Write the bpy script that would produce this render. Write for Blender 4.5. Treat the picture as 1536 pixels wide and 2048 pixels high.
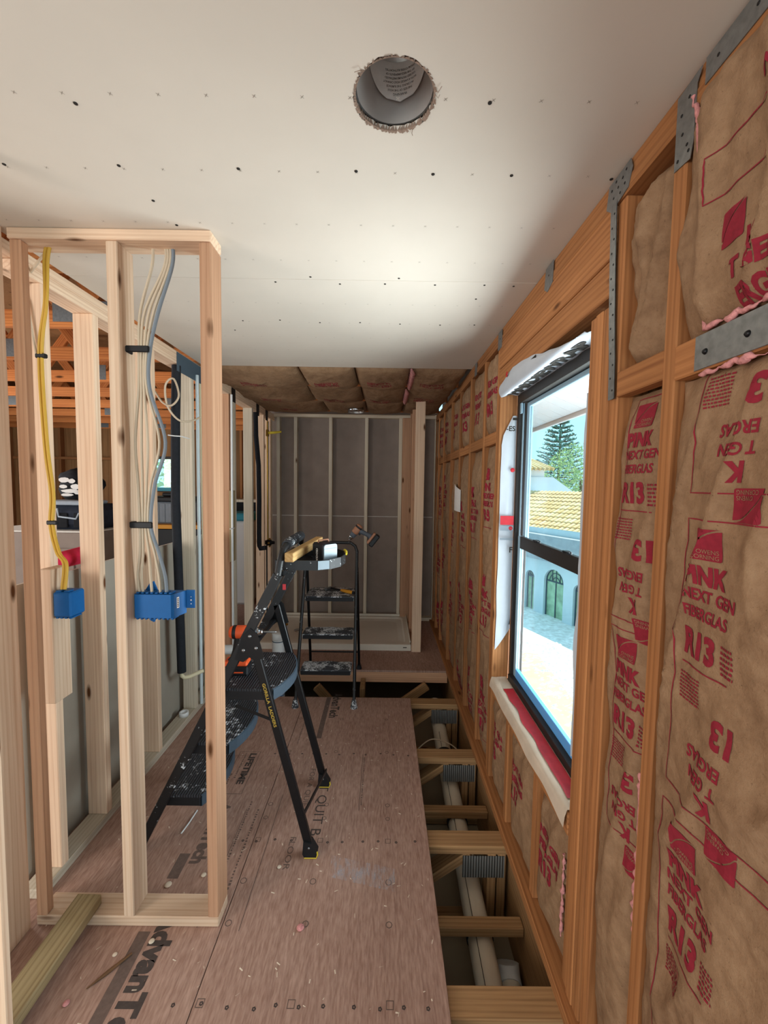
import bpy, bmesh, math, random
from mathutils import Vector, Matrix, noise
import numpy as np
random.seed(7)
PI = math.pi
for o in list(bpy.data.objects): bpy.data.objects.remove(o)
SC = bpy.context.scene
COL = SC.collection

# ---------------------------------------------------------------- camera
cd = bpy.data.cameras.new('camera'); cam = bpy.data.objects.new('camera', cd); COL.objects.link(cam)
cd.sensor_fit = 'VERTICAL'; cd.sensor_height = 36.0; cd.lens = 825.9 * 36.0 / 2048.0
cd.clip_start = 0.05; cd.clip_end = 400
PITCH, YAW, ROLL = 0.0637172, 0.00258938, 0.0145095
_f = Vector((math.sin(YAW)*math.cos(PITCH), math.cos(YAW)*math.cos(PITCH), -math.sin(PITCH)))
_r = Vector((math.cos(YAW), -math.sin(YAW), 0)); _d = _f.cross(_r)
_rt = math.cos(ROLL)*_r - math.sin(ROLL)*_d; _dn = math.sin(ROLL)*_r + math.cos(ROLL)*_d
cam.matrix_world = Matrix(((_rt.x, -_dn.x, -_f.x, 0), (_rt.y, -_dn.y, -_f.y, 0), (_rt.z, -_dn.z, -_f.z, 1.61), (0, 0, 0, 1)))
SC.camera = cam

# ---------------------------------------------------------------- world, sun, daylight, exposure
w = bpy.data.worlds.new('sky'); SC.world = w; w.use_nodes = True
bg = w.node_tree.nodes['Background']
bg.inputs['Color'].default_value = (0.40, 0.70, 0.85, 1); bg.inputs['Strength'].default_value = 1.25
SUN_ENERGY = 4.8
sl = bpy.data.lights.new('sun', 'SUN'); sl.energy = SUN_ENERGY; sl.angle = 0.01; sl.color = (1, 0.94, 0.84)
so = bpy.data.objects.new('sun', sl); COL.objects.link(so)
so.rotation_euler = Vector((-0.25, -0.55, -1.0)).to_track_quat('-Z', 'Y').to_euler()
def area(name, loc, target, sx, sy, power, col):
    l = bpy.data.lights.new(name, 'AREA'); l.shape = 'RECTANGLE'; l.size = sx; l.size_y = sy; l.energy = power; l.color = col
    o = bpy.data.objects.new(name, l); COL.objects.link(o); o.location = loc
    o.rotation_euler = (Vector(target) - Vector(loc)).to_track_quat('-Z', 'Z').to_euler()
    return o
# added fill behind the photographer; daylight from the left rooms and through the window
area('added_rear_fill', (-0.3, -3.2, 1.3), (-0.3, 2.0, 1.3), 2.2, 2.0, 26, (1, 0.94, 0.88))
area('daylight_left_rear_opening', (-3.6, -1.6, 1.45), (-1.0, 1.6, 1.35), 1.8, 1.4, 68, (1, 0.90, 0.82))
area('daylight_left_room', (-4.9, 3.2, 1.5), (-1.4, 3.4, 1.5), 2.0, 1.4, 48, (1, 0.95, 0.90))
area('daylight_window', (1.25, 1.75, 1.00), (-0.9, 1.65, 2.05), 1.2, 1.3, 62, (0.96, 0.97, 1.0))
SC.view_settings.view_transform = 'Standard'; SC.view_settings.look = 'None'
SC.view_settings.exposure = 0.55; SC.view_settings.gamma = 1.0; SC.view_settings.use_curve_mapping = False

# ---------------------------------------------------------------- materials
def L(c):
    if isinstance(c, str):
        c = [int(c[i:i+2], 16) / 255 for i in (0, 2, 4)]
    return tuple((x/12.92 if x <= 0.04045 else ((x+0.055)/1.055)**2.4) for x in c) + (1,)
MATS = {}
class NT:
    def __init__(s, name):
        m = bpy.data.materials.new(name); m.use_nodes = True; s.m = m; s.t = m.node_tree; s.n = s.t.nodes
        s.b = s.n['Principled BSDF']; MATS[name] = m
    def new(s, typ, **kw):
        n = s.n.new('ShaderNode' + typ)
        for k, v in kw.items():
            if k.startswith('i_'):
                key = k[2:]; key = int(key) if key.isdigit() else key.replace('_', ' ')
                n.inputs[key].default_value = v
            else: setattr(n, k, v)
        return n
    def link(s, a, b): s.t.links.new(a, b)
    def coords(s, scale=(1, 1, 1), rnd=0.0):
        tc = s.new('TexCoord'); mp = s.new('Mapping'); mp.inputs['Scale'].default_value = scale
        if rnd:
            oi = s.new('ObjectInfo'); mu = s.new('VectorMath', operation='SCALE'); cb = s.new('CombineXYZ')
            for i in range(3): s.link(oi.outputs['Random'], cb.inputs[i])
            s.link(cb.outputs[0], mu.inputs[0]); mu.inputs['Scale'].default_value = rnd
            ad = s.new('VectorMath', operation='ADD'); s.link(tc.outputs['Object'], ad.inputs[0]); s.link(mu.outputs[0], ad.inputs[1])
            s.link(ad.outputs[0], mp.inputs['Vector'])
        else: s.link(tc.outputs['Object'], mp.inputs['Vector'])
        return mp.outputs[0]
    def ramp(s, fac, stops):
        r = s.new('ValToRGB'); e = r.color_ramp.elements
        while len(e) < len(stops): e.new(0.5)
        for i, (p, c) in enumerate(stops): e[i].position = p; e[i].color = c if len(c) == 4 else tuple(c) + (1,)
        s.link(fac, r.inputs[0]); return r.outputs[0]
    def noise(s, vec, scale, detail=4, rough=0.55, dist=0.0):
        n = s.new('TexNoise'); n.inputs['Scale'].default_value = scale; n.inputs['Detail'].default_value = detail
        n.inputs['Roughness'].default_value = rough; n.inputs['Distortion'].default_value = dist
        s.link(vec, n.inputs['Vector']); return n.outputs['Fac']
    def mix(s, fac, a, b, mode='MIX'):
        m = s.new('Mix', data_type='RGBA', blend_type=mode)
        for sock, v in ((m.inputs[0], fac), (m.inputs[6], a), (m.inputs[7], b)):
            if hasattr(v, 'is_linked'): s.link(v, sock)
            else: sock.default_value = v
        return m.outputs[2]
    def bump(s, h, strength=0.3, dist=0.01):
        b = s.new('Bump'); b.inputs['Strength'].default_value = strength; b.inputs['Distance'].default_value = dist
        s.link(h, b.inputs['Height']); s.link(b.outputs[0], s.b.inputs['Normal'])
    def fin(s, col, rough=0.7, metal=0.0, spec=0.3):
        if hasattr(col, 'is_linked'): s.link(col, s.b.inputs['Base Color'])
        else: s.b.inputs['Base Color'].default_value = col
        s.b.inputs['Roughness'].default_value = rough; s.b.inputs['Metallic'].default_value = metal
        s.b.inputs['Specular IOR Level'].default_value = spec
        return s.m
def wood(name, light, dark, knot='5a3416', grain=1.0, var=0.16, knots=True):
    t = NT(name); v = t.coords((26*grain, 26*grain, 1.1), 17.0)
    n1 = t.noise(v, 1.0, 6, 0.6, 1.2)
    v2 = t.coords((150, 150, 3.0), 31.0); n2 = t.noise(v2, 1.0, 3, 0.5)
    wv = t.new('TexWave', wave_type='RINGS', rings_direction='Z'); wv.inputs['Scale'].default_value = 4.5; wv.inputs['Distortion'].default_value = 7.0
    wv.inputs['Detail'].default_value = 2; wv.inputs['Detail Scale'].default_value = 0.6
    v3 = t.coords((5.2, 5.2, 0.16), 9.0); t.link(v3, wv.inputs['Vector'])
    c = t.ramp(n1, [(0.30, L(dark)), (0.66, L(light))])
    c = t.mix(0.42, c, t.ramp(wv.outputs['Fac'], [(0.0, L(dark)), (0.55, L(light)), (1.0, L(light))]))
    c = t.mix(0.22, c, t.ramp(n2, [(0.35, L(dark)), (0.6, L(light))]))
    if knots:
        vo = t.new('TexVoronoi'); vo.inputs['Scale'].default_value = 1.0
        t.link(t.coords((9, 9, 2.7), 23.0), vo.inputs['Vector'])
        k = t.ramp(vo.outputs['Distance'], [(0.05, (1, 1, 1, 1)), (0.12, (0, 0, 0, 1))])
        c = t.mix(k, c, L(knot))
    oi = t.new('ObjectInfo'); hs = t.new('HueSaturation')
    mr = t.new('MapRange'); mr.inputs['To Min'].default_value = 1 - var; mr.inputs['To Max'].default_value = 1 + var
    t.link(oi.outputs['Random'], mr.inputs['Value']); t.link(mr.outputs[0], hs.inputs['Value']); t.link(c, hs.inputs['Color'])
    t.bump(n1, 0.15, 0.004)
    return t.fin(hs.outputs[0], 0.72, 0, 0.2)
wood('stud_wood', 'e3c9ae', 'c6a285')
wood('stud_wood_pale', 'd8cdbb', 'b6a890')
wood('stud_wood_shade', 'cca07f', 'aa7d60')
wood('pine_orange', 'b27a4c', '80502f', grain=0.8)
wood('truss_wood', 'd88a4e', 'a0542a', grain=0.8)
wood('treated_wood', 'a89672', '7c694a', knots=False)
wood('joist_wood', 'a8845c', '77573a')
wood('block_wood', 'd9b27a', 'b88a50', knots=False)
wood('sheathing', '9a7048', '6d4a2c', grain=0.3)

def plain(name, col, rough=0.6, metal=0.0, var=0.0, scale=40, bump=0.0, spec=0.3):
    t = NT(name); c = L(col)
    if var or bump:
        n = t.noise(t.coords((1, 1, 1), 5.0), scale, 5)
        if var:
            lo = tuple(max(0, x*(1-var)) for x in c[:3]) + (1,); hi = tuple(min(1, x*(1+var)) for x in c[:3]) + (1,)
            c = t.ramp(n, [(0.3, lo), (0.7, hi)])
        if bump: t.bump(n, bump, 0.004)
    return t.fin(c, rough, metal, spec)
plain('drywall_white', 'd3c9bc', 0.9, var=0.03, scale=3)
plain('drywall_back', '8d7f76', 0.9, var=0.10, scale=6)
plain('drywall_sheet', 'a39c90', 0.9, var=0.06, scale=5)
plain('gypsum_edge', 'd8d4cc', 0.95, var=0.05)
plain('torn_paper', '8a7465', 0.95, var=0.2, scale=120)
plain('pan_white', 'd8d0c2', 0.35, var=0.02)
plain('galvanised', '8b8d8c', 0.45, 0.75, var=0.18, scale=60)
plain('galvanised_dull', '77797a', 0.6, 0.35, var=0.15, scale=80)
plain('chrome', 'b9bcbe', 0.18, 1.0)
plain('can_metal', 'b9b4b0', 0.32, 0.45, var=0.1, scale=8)
plain('steel', '8f9193', 0.35, 0.9)
plain('brass', 'b08a3c', 0.35, 0.9)
plain('black_metal', '0b0c0f', 0.42, 0.0, spec=0.35)
plain('black_plastic', '17181b', 0.5)
plain('black_rubber', '222428', 0.75, var=0.2, scale=60)
plain('foam_black', '1f2228', 0.85, var=0.15, scale=50)
plain('window_bronze', '2a2522', 0.5, 0.0, var=0.1)
plain('window_blue', '63a9ea', 0.4)  # bright blue of the lower sash's bottom rail
plain('window_sash', '8ba6b6', 0.4)  # pale blue-grey: sky reflection put into the track and sash colour
plain('pipe_white', 'd9dcdc', 0.4)
plain('pipe_cpvc', 'd8cfae', 0.45)
plain('pex_bluewhite', 'cfdde2', 0.4)
plain('drain_pipe', 'cfc4b0', 0.55, var=0.06, scale=10)
plain('cable_yellow', 'c9a03c', 0.5)
plain('cable_white', 'c9b8a0', 0.5)
plain('cable_grey', '7d8790', 0.5)
plain('box_blue', '0b5896', 0.5, var=0.05)
plain('orange_tool', 'e2592c', 0.45)
plain('grey_tool', '4b5058', 0.55)
plain('copper_tool', '9a6a50', 0.45)
plain('silver_label', '8d9ba4', 0.4, 0.1, var=0.05, scale=25)
plain('yellow_plastic', 'd8c23c', 0.5)
plain('handle_amber', 'c98a2a', 0.5)
plain('white_plastic', 'e4e6e6', 0.4)
plain('paper_white', 'dedad6', 0.8, var=0.04)
plain('red_ink', '86202f', 0.9, var=0.12, scale=90)
plain('red_tape', 'b3222c', 0.5, var=0.15, scale=30)
plain('black_ink', '2a2622', 0.9)
plain('floor_ink', '4a403c', 0.9, var=0.15, scale=60)
plain('floor_ink_pale', '6a5850', 0.9, var=0.15, scale=60)
plain('gold_ink', 'b79a3e', 0.6)
plain('label_red', 'c03a40', 0.5)
plain('pink_wool', 'c98a88', 1.0, var=0.25, scale=90, bump=0.8)
plain('kraft_dark', '6a4c34', 0.95, var=0.2, scale=25)
plain('concrete_beige', '8d7d66', 0.95, var=0.08, scale=4)
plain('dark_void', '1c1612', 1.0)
plain('red_cloth', 'd02a4c', 0.85, var=0.2, scale=20)
plain('black_cloth', '17181d', 0.9, var=0.3, scale=14)
plain('navy_cloth', '2a2f3c', 0.9, var=0.25, scale=14)
plain('pale_cloth', 'a9b4c0', 0.9, var=0.1, scale=14)
plain('bucket_grey', '7b828a', 0.6, var=0.1, scale=10)
plain('teal_plastic', '3a93a8', 0.5)
plain('stucco_white', 'c9d6dc', 0.9, var=0.04, scale=4)
plain('soffit_white', 'e6e3e6', 0.6)
plain('soffit_groove', '8a868c', 0.8)
plain('roof_grey', '9aa0a6', 0.8, var=0.1, scale=6)
plain('iron_dark', '4a5a66', 0.6)
plain('gravel_white', 'efece6', 0.95, var=0.25, scale=7)
plain('sand', 'dcc498', 0.95, var=0.08, scale=3)
plain('bark', '6a5a48', 0.9)
plain('leaf_dark', '6d9486', 0.9, var=0.3, scale=4)
plain('leaf_green', 'a6bb84', 0.9, var=0.35, scale=4)
plain('membrane', 'b4bac2', 0.6, var=0.04, scale=12)
plain('membrane_beige', 'c9b9a6', 0.7, var=0.1, scale=12)
plain('arch_glass', '9ab89a', 0.4, var=0.4, scale=3)

def tile_mat():
    t = NT('roof_tile'); oi = t.new('ObjectInfo')
    c = t.ramp(oi.outputs['Random'], [(0.0, L('d0ac74')), (0.5, L('dcc196')), (1.0, L('e8d6b0'))])
    n = t.noise(t.coords((1, 1, 1)), 3, 4); c = t.mix(0.35, c, t.ramp(n, [(0.35, L('b98a48')), (0.7, L('efd9a8'))]))
    t.fin(c, 0.85)
tile_mat()
def splatter(name, base, amount=0.62, rough=0.5):
    t = NT(name); v = t.coords((1, 1, 1), 3.0)
    n = t.noise(v, 95, 3, 0.6); n2 = t.noise(v, 14, 3)
    m = t.new('Math', operation='MULTIPLY'); t.link(n, m.inputs[0]); t.link(n2, m.inputs[1])
    k = t.ramp(m.outputs[0], [(amount*0.52, (0, 0, 0, 1)), (amount*0.58, (1, 1, 1, 1))])
    t.fin(t.mix(k, L(base), L('c4c8cc')), rough, 0, 0.5)
splatter('black_paint_specks', '0b0c0f', 0.72)
splatter('tread_specks', '23262c', 0.60, 0.7)
splatter('tread_specks_heavy', '33373d', 0.50, 0.7)
def kraft():
    t = NT('kraft_paper'); v = t.coords((1, 1, 1), 11.0)
    n = t.noise(v, 26, 8, 0.7); n2 = t.noise(v, 3.5, 4, 0.6); n3 = t.noise(v, 160, 4, 0.7)
    c = t.ramp(n, [(0.28, L('75583f')), (0.5, L('937356')), (0.72, L('a78869'))])
    c = t.mix(0.35, c, t.ramp(n2, [(0.3, L('785b44')), (0.7, L('a58566'))]))
    c = t.mix(t.ramp(n3, [(0.62, (0, 0, 0, 1)), (0.74, (1, 1, 1, 1))]), c, L('654a34'))
    vo = t.new('TexVoronoi', feature='DISTANCE_TO_EDGE'); vo.inputs['Scale'].default_value = 7.0
    dm = t.new('VectorMath', operation='MULTIPLY_ADD'); nn = t.new('TexNoise'); nn.inputs['Scale'].default_value = 6.0; t.link(v, nn.inputs['Vector'])
    t.link(nn.outputs['Color'], dm.inputs[0]); dm.inputs[1].default_value = (0.25, 0.25, 0.25); t.link(v, dm.inputs[2]); t.link(dm.outputs[0], vo.inputs['Vector'])
    hm_ = t.new('Math', operation='MULTIPLY_ADD'); hm_.inputs[1].default_value = 0.9; t.link(vo.outputs['Distance'], hm_.inputs[0]); t.link(n, hm_.inputs[2])
    t.bump(hm_.outputs[0], 0.6, 0.012); t.fin(c, 0.75, 0, 0.25)
kraft()
def subfloor():
    t = NT('subfloor'); v = t.coords((55, 5.5, 1)); n = t.noise(v, 1.0, 6, 0.65, 0.6)
    n2 = t.noise(t.coords((1, 1, 1)), 2.2, 4); n3 = t.noise(t.coords((140, 22, 1)), 1.0, 3)
    c = t.ramp(n, [(0.28, L('7d5a4e')), (0.5, L('a38070')), (0.72, L('bc9a8a'))])
    c = t.mix(0.4, c, t.ramp(n2, [(0.3, L('8a6453')), (0.7, L('b49586'))]))
    c = t.mix(0.3, c, t.ramp(n3, [(0.35, L('6d4c40')), (0.65, L('c4a697'))]))
    t.bump(n3, 0.12, 0.003); t.fin(c, 0.62, 0, 0.35)
subfloor()
def dusty():
    t = NT('plaster_dust'); n = t.noise(t.coords((60, 14, 1)), 1.0, 6, 0.7)
    t.link(t.ramp(n, [(0.45, (0, 0, 0, 1)), (0.75, (0.8, 0.8, 0.8, 1))]), t.b.inputs['Alpha']); t.fin(L('c9c6cc'), 0.9)
dusty()
def glass():
    m = bpy.data.materials.new('window_glass'); m.use_nodes = True; MATS['window_glass'] = m
    t = m.node_tree; t.nodes.clear(); out = t.nodes.new('ShaderNodeOutputMaterial'); mx = t.nodes.new('ShaderNodeMixShader')
    tr = t.nodes.new('ShaderNodeBsdfTransparent'); gl = t.nodes.new('ShaderNodeBsdfGlossy'); gl.inputs['Roughness'].default_value = 0.02
    tr.inputs['Color'].default_value = (0.93, 0.98, 0.98, 1); mx.inputs[0].default_value = 0.06
    t.links.new(tr.outputs[0], mx.inputs[1]); t.links.new(gl.outputs[0], mx.inputs[2]); t.links.new(mx.outputs[0], out.inputs[0])
glass()
def gang():
    t = NT('gang_plate'); v = t.coords((1, 1, 1))
    w1 = t.new('TexWave', bands_direction='X'); w1.inputs['Scale'].default_value = 26; t.link(v, w1.inputs['Vector'])
    c = t.ramp(w1.outputs['Fac'], [(0.2, L('4a4a48')), (0.8, L('8f908e'))])
    t.bump(w1.outputs['Fac'], 0.8, 0.004); t.fin(c, 0.5, 0.4)
gang()

# ---------------------------------------------------------------- mesh helpers
class MB:
    def __init__(s): s.v = []; s.f = []; s.sm = []
    def add(s, vs, fs, smooth=False):
        o = len(s.v); s.v += [tuple(p) for p in vs]; s.f += [tuple(i + o for i in f) for f in fs]; s.sm += [smooth]*len(fs); return s
    def box(s, a, b, M=None):
        x0, y0, z0 = a; x1, y1, z1 = b
        vs = [Vector(p) for p in ((x0,y0,z0),(x1,y0,z0),(x1,y1,z0),(x0,y1,z0),(x0,y0,z1),(x1,y0,z1),(x1,y1,z1),(x0,y1,z1))]
        if M: vs = [M @ p for p in vs]
        return s.add(vs, [(0,3,2,1),(4,5,6,7),(0,1,5,4),(1,2,6,5),(2,3,7,6),(3,0,4,7)])
    def bbox(s, a, b, bev=0.004, M=None):            # box with chamfered edges
        x0, y0, z0 = a; x1, y1, z1 = b; e = min(bev, 0.45*min(x1-x0, y1-y0, z1-z0)); idx = {}; vs = []
        for i in (0, 1):
            for j in (0, 1):
                for k in (0, 1):
                    X = (x0, x1)[i]; Y = (y0, y1)[j]; Z = (z0, z1)[k]; sx, sy, sz = (e, -e)[i], (e, -e)[j], (e, -e)[k]
                    for ax, p in enumerate(((X, Y+sy, Z+sz), (X+sx, Y, Z+sz), (X+sx, Y+sy, Z))):
                        idx[i, j, k, ax] = len(vs); vs.append(Vector(p))
        fs = []
        for i in (0, 1):
            q = [idx[i,0,0,0], idx[i,1,0,0], idx[i,1,1,0], idx[i,0,1,0]]; fs.append(q if i else q[::-1])
            q = [idx[0,i,0,1], idx[0,i,1,1], idx[1,i,1,1], idx[1,i,0,1]]; fs.append(q if i else q[::-1])
            q = [idx[0,0,i,2], idx[1,0,i,2], idx[1,1,i,2], idx[0,1,i,2]]; fs.append(q if i else q[::-1])
        for i in (0, 1):
            for j in (0, 1):
                fs.append([idx[i,j,0,0], idx[i,j,1,0], idx[i,j,1,1], idx[i,j,0,1]])
                fs.append([idx[i,0,j,0], idx[i,1,j,0], idx[i,1,j,2], idx[i,0,j,2]])
                fs.append([idx[0,i,j,1], idx[1,i,j,1], idx[1,i,j,2], idx[0,i,j,2]])
                for k in (0, 1): fs.append([idx[i,j,k,0], idx[i,j,k,1], idx[i,j,k,2]])
        if M: vs = [M @ p for p in vs]
        return s.add(vs, fs)
    def tube(s, pts, r, seg=10, caps=True, smooth=True):
        pts = [Vector(p) for p in pts]; n = len(pts); rs = r if isinstance(r, (list, tuple)) else [r]*n
        vs = []; up = None
        for i, p in enumerate(pts):
            d = (pts[min(i+1, n-1)] - pts[max(i-1, 0)]).normalized()
            if up is None:
                up = Vector((0, 0, 1)) if abs(d.z) < 0.9 else Vector((1, 0, 0))
            a = d.cross(up)
            if a.length < 1e-6: a = d.cross(Vector((0, 1, 0)))
            a.normalize(); b = a.cross(d).normalized(); up = b
            for k in range(seg):
                t = 2*PI*k/seg; vs.append(p + rs[i]*(math.cos(t)*a + math.sin(t)*b))
        fs = []
        for i in range(n-1):
            for k in range(seg):
                k2 = (k+1) % seg; fs.append((i*seg+k, i*seg+k2, (i+1)*seg+k2, (i+1)*seg+k))
        s.add(vs, fs, smooth)
        if caps: s.add(vs[:seg], [tuple(range(seg))]); s.add(vs[-seg:], [tuple(range(seg))[::-1]])
        return s
    def lathe(s, prof, M=None, seg=20, smooth=True):   # prof [(r,z)]
        vs = []; fs = []
        for r, z in prof:
            for k in range(seg):
                t = 2*PI*k/seg; p = Vector((r*math.cos(t), r*math.sin(t), z)); vs.append(M @ p if M else p)
        for i in range(len(prof)-1):
            for k in range(seg):
                k2 = (k+1) % seg; fs.append((i*seg+k, i*seg+k2, (i+1)*seg+k2, (i+1)*seg+k))
        return s.add(vs, fs, smooth)
    def prism(s, poly, h0, h1, M=None):               # polygon in xy, extruded in z
        n = len(poly); vs = [Vector((x, y, h0)) for x, y in poly] + [Vector((x, y, h1)) for x, y in poly]
        if M: vs = [M @ p for p in vs]
        return s.add(vs, [tuple(range(n))[::-1], tuple(range(n, 2*n))] + [(i, (i+1) % n, n+(i+1) % n, n+i) for i in range(n)])
    def grid(s, P, smooth=True):                      # P[i][j] points
        n, m = len(P), len(P[0]); vs = [p for row in P for p in row]
        return s.add(vs, [(i*m+j, (i+1)*m+j, (i+1)*m+j+1, i*m+j+1) for i in range(n-1) for j in range(m-1)], smooth)
    def mesh(s, name):
        me = bpy.data.meshes.new(name); me.from_pydata(s.v, [], s.f)
        me.polygons.foreach_set('use_smooth', s.sm); me.update(); return me
    def build(s, name, mat, parent=None, fix=True):
        me = s.mesh(name)
        if fix:
            bm = bmesh.new(); bm.from_mesh(me); bmesh.ops.recalc_face_normals(bm, faces=bm.faces); bm.to_mesh(me); bm.free()
        return put(name, me, mat, parent)
def put(name, me, mat, parent=None, M=None):
    if not me.materials: me.materials.append(MATS[mat] if isinstance(mat, str) else mat)
    o = bpy.data.objects.new(name, me); COL.objects.link(o)
    if parent is not None:
        o.parent = parent; o.matrix_parent_inverse = parent.matrix_world.inverted()
    if M is not None: o.matrix_world = M
    return o
def tag(o, label=None, cat=None, group=None, kind=None):
    for k, v in (('label', label), ('category', cat), ('group', group), ('kind', kind)):
        if v: o[k] = v
    return o
def empty(name, loc=(0, 0, 0)):
    o = bpy.data.objects.new(name, None); COL.objects.link(o); o.empty_display_size = 0.1
    o.location = loc; o.matrix_world = Matrix.Translation(loc); return o
def thing(name, label, cat, loc=(0, 0, 0), group=None): return tag(empty(name, loc), label, cat, group)
def struct(name, label=None): return tag(empty(name), label, None, None, 'structure')
BC = {}
def board(name, a, b, mat, parent=None, bev=0.003):
    """axis-aligned board; mesh is shared and its local z is the grain"""
    d = [b[i]-a[i] for i in range(3)]; c = [(b[i]+a[i])/2 for i in range(3)]; k = max(range(3), key=lambda i: d[i])
    if k == 2: R = Matrix.Identity(4); s = d
    elif k == 0: R = Matrix.Rotation(PI/2, 4, 'Y'); s = (d[2], d[1], d[0])
    else: R = Matrix.Rotation(-PI/2, 4, 'X'); s = (d[0], d[2], d[1])
    key = (tuple(round(x, 4) for x in s), mat, bev)
    if key not in BC:
        BC[key] = MB().bbox([-x/2 for x in s], [x/2 for x in s], bev).mesh('board'); BC[key].materials.append(MATS[mat])
    return put(name, BC[key], mat, parent, Matrix.Translation(c) @ R)
def beam(name, p0, p1, wd, th, mat, parent=None, side=(0, 1, 0)):
    """oblique board from p0 to p1, th measured along `side`"""
    p0, p1 = Vector(p0), Vector(p1); z = (p1-p0).normalized(); y = Vector(side); y = (y - y.dot(z)*z).normalized(); x = y.cross(z); l = (p1-p0).length
    key = (round(wd, 4), round(th, 4), round(l, 4), mat)
    if key not in BC:
        BC[key] = MB().bbox((-wd/2, -th/2, -l/2), (wd/2, th/2, l/2), 0.003).mesh('beam'); BC[key].materials.append(MATS[mat])
    R = Matrix((x, y, z)).transposed().to_4x4()
    return put(name, BC[key], mat, parent, Matrix.Translation((p0+p1)/2) @ R)
TXT = {}
def text_poly(s, bold=0.0):
    """flat text mesh -> (verts, faces) with cap height 1, left at 0"""
    k = (s, bold)
    if k in TXT: return TXT[k]
    cu = bpy.data.curves.new('text', 'FONT'); cu.body = s; cu.size = 1.0; cu.offset = bold; cu.resolution_u = 3
    o = bpy.data.objects.new('text', cu); COL.objects.link(o)
    dg = bpy.context.evaluated_depsgraph_get(); me = bpy.data.meshes.new_from_object(o.evaluated_get(dg))
    cap = 0.73; vs = np.array([v.co[:2] for v in me.vertices]).reshape(-1, 2)/cap; fs = [tuple(p.vertices) for p in me.polygons]
    vs[:, 0] -= vs[:, 0].min()
    bpy.data.objects.remove(o); bpy.data.curves.remove(cu); bpy.data.meshes.remove(me)
    TXT[k] = (vs, fs, vs[:, 0].max()); return TXT[k]
def cut_flat(vs, fs, step):
    """split a flat 2-D mesh along a grid so that it can follow a curved surface"""
    bm = bmesh.new(); bv = [bm.verts.new((x, y, 0)) for x, y in vs]
    for f in fs:
        try: bm.faces.new([bv[i] for i in f])
        except ValueError: pass
    for ax in (0, 1):
        lo, hi = min(v.co[ax] for v in bm.verts), max(v.co[ax] for v in bm.verts); t = lo + step
        while t < hi:
            n = Vector((0, 0, 0)); n[ax] = 1; c = Vector((0, 0, 0)); c[ax] = t
            bmesh.ops.bisect_plane(bm, geom=bm.verts[:]+bm.edges[:]+bm.faces[:], plane_co=c, plane_no=n); t += step
    bm.verts.index_update(); out = ([tuple(v.co[:2]) for v in bm.verts], [tuple(v.index for v in f.verts) for f in bm.faces]); bm.free(); return out
# ================================================================ FLOOR
CEIL = 2.43
floor = struct('floor')
def floor_part(name, a, b, mat='subfloor'): return MB().bbox(a, b, 0.0015).build(name, mat, floor)
floor_part('subfloor_panel', (-0.564, -3.6, -0.018), (0.228, 3.045, 0))
floor_part('subfloor_panel', (-1.40, 2.36, -0.018), (-0.567, 3.045, 0))
floor_part('subfloor_panel', (-1.40, -0.06, -0.018), (-0.567, 2.357, 0))
floor_part('subfloor_panel', (-1.40, -3.6, -0.018), (-0.567, -0.063, 0))
floor_part('subfloor_panel', (0.228, -3.6, -0.018), (0.60, 0.70, 0))
floor_part('subfloor_panel', (-1.40, 3.514, -0.018), (0.60, 4.95, 0))
floor_part('subfloor_panel', (-6.0, -3.6, -0.018), (-1.403, 7.2, 0))
for i in range(9):                                       # flat top chords of the floor trusses, 61 cm apart
    y1 = 3.082 - 0.61*i
    board('joist', (-1.4, y1-0.089, -0.058), (0.66, y1, -0.0185), 'joist_wood', floor)
    board('joist', (-1.4, y1-0.089, -0.44), (0.66, y1, -0.402), 'joist_wood', floor)
    if i > 3: continue
    for x0 in (-0.95, -0.35, 0.25):
        beam('joist_web', (x0-0.30, y1-0.045, -0.40), (x0+0.17, y1-0.045, -0.06), 0.038, 0.085, 'joist_wood', floor)
    board('joist_web', (0.50, y1-0.089, -0.402), (0.538, y1, -0.058), 'joist_wood', floor)
    board('joist_web', (0.545, y1-0.089, -0.402), (0.583, y1, -0.058), 'joist_wood', floor)
    MB().box((0.385, y1-0.0915, -0.165), (0.575, y1-0.0895, -0.062)).build('gang_plate', 'gang_plate', floor)
board('rim_board', (-1.4, 3.514, -0.109), (0.585, 3.552, -0.0185), 'stud_wood_shade', floor)
board('joist', (-0.17, 3.30, -0.44), (-0.13, 3.49, -0.06), 'joist_wood', floor)
beam('joist_web', (-0.55, 3.45, -0.12), (-0.28, 3.45, -0.42), 0.07, 0.038, 'joist_wood', floor)
beam('joist_web', (0.40, 3.45, -0.10), (0.05, 3.45, -0.36), 0.07, 0.038, 'joist_wood', floor)
MB().box((-1.5, -1, -0.48), (0.66, 5, -0.445)).build('lower_ceiling', 'concrete_beige', floor)
board('rim_joist', (0.60, -1, -0.45), (0.64, 4.9, -0.03), 'joist_wood', floor)
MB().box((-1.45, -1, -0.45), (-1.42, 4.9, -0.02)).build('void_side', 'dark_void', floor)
MB().box((-1.45, 4.9, -0.45), (0.64, 4.94, -0.02)).build('void_end', 'dark_void', floor)

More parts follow.
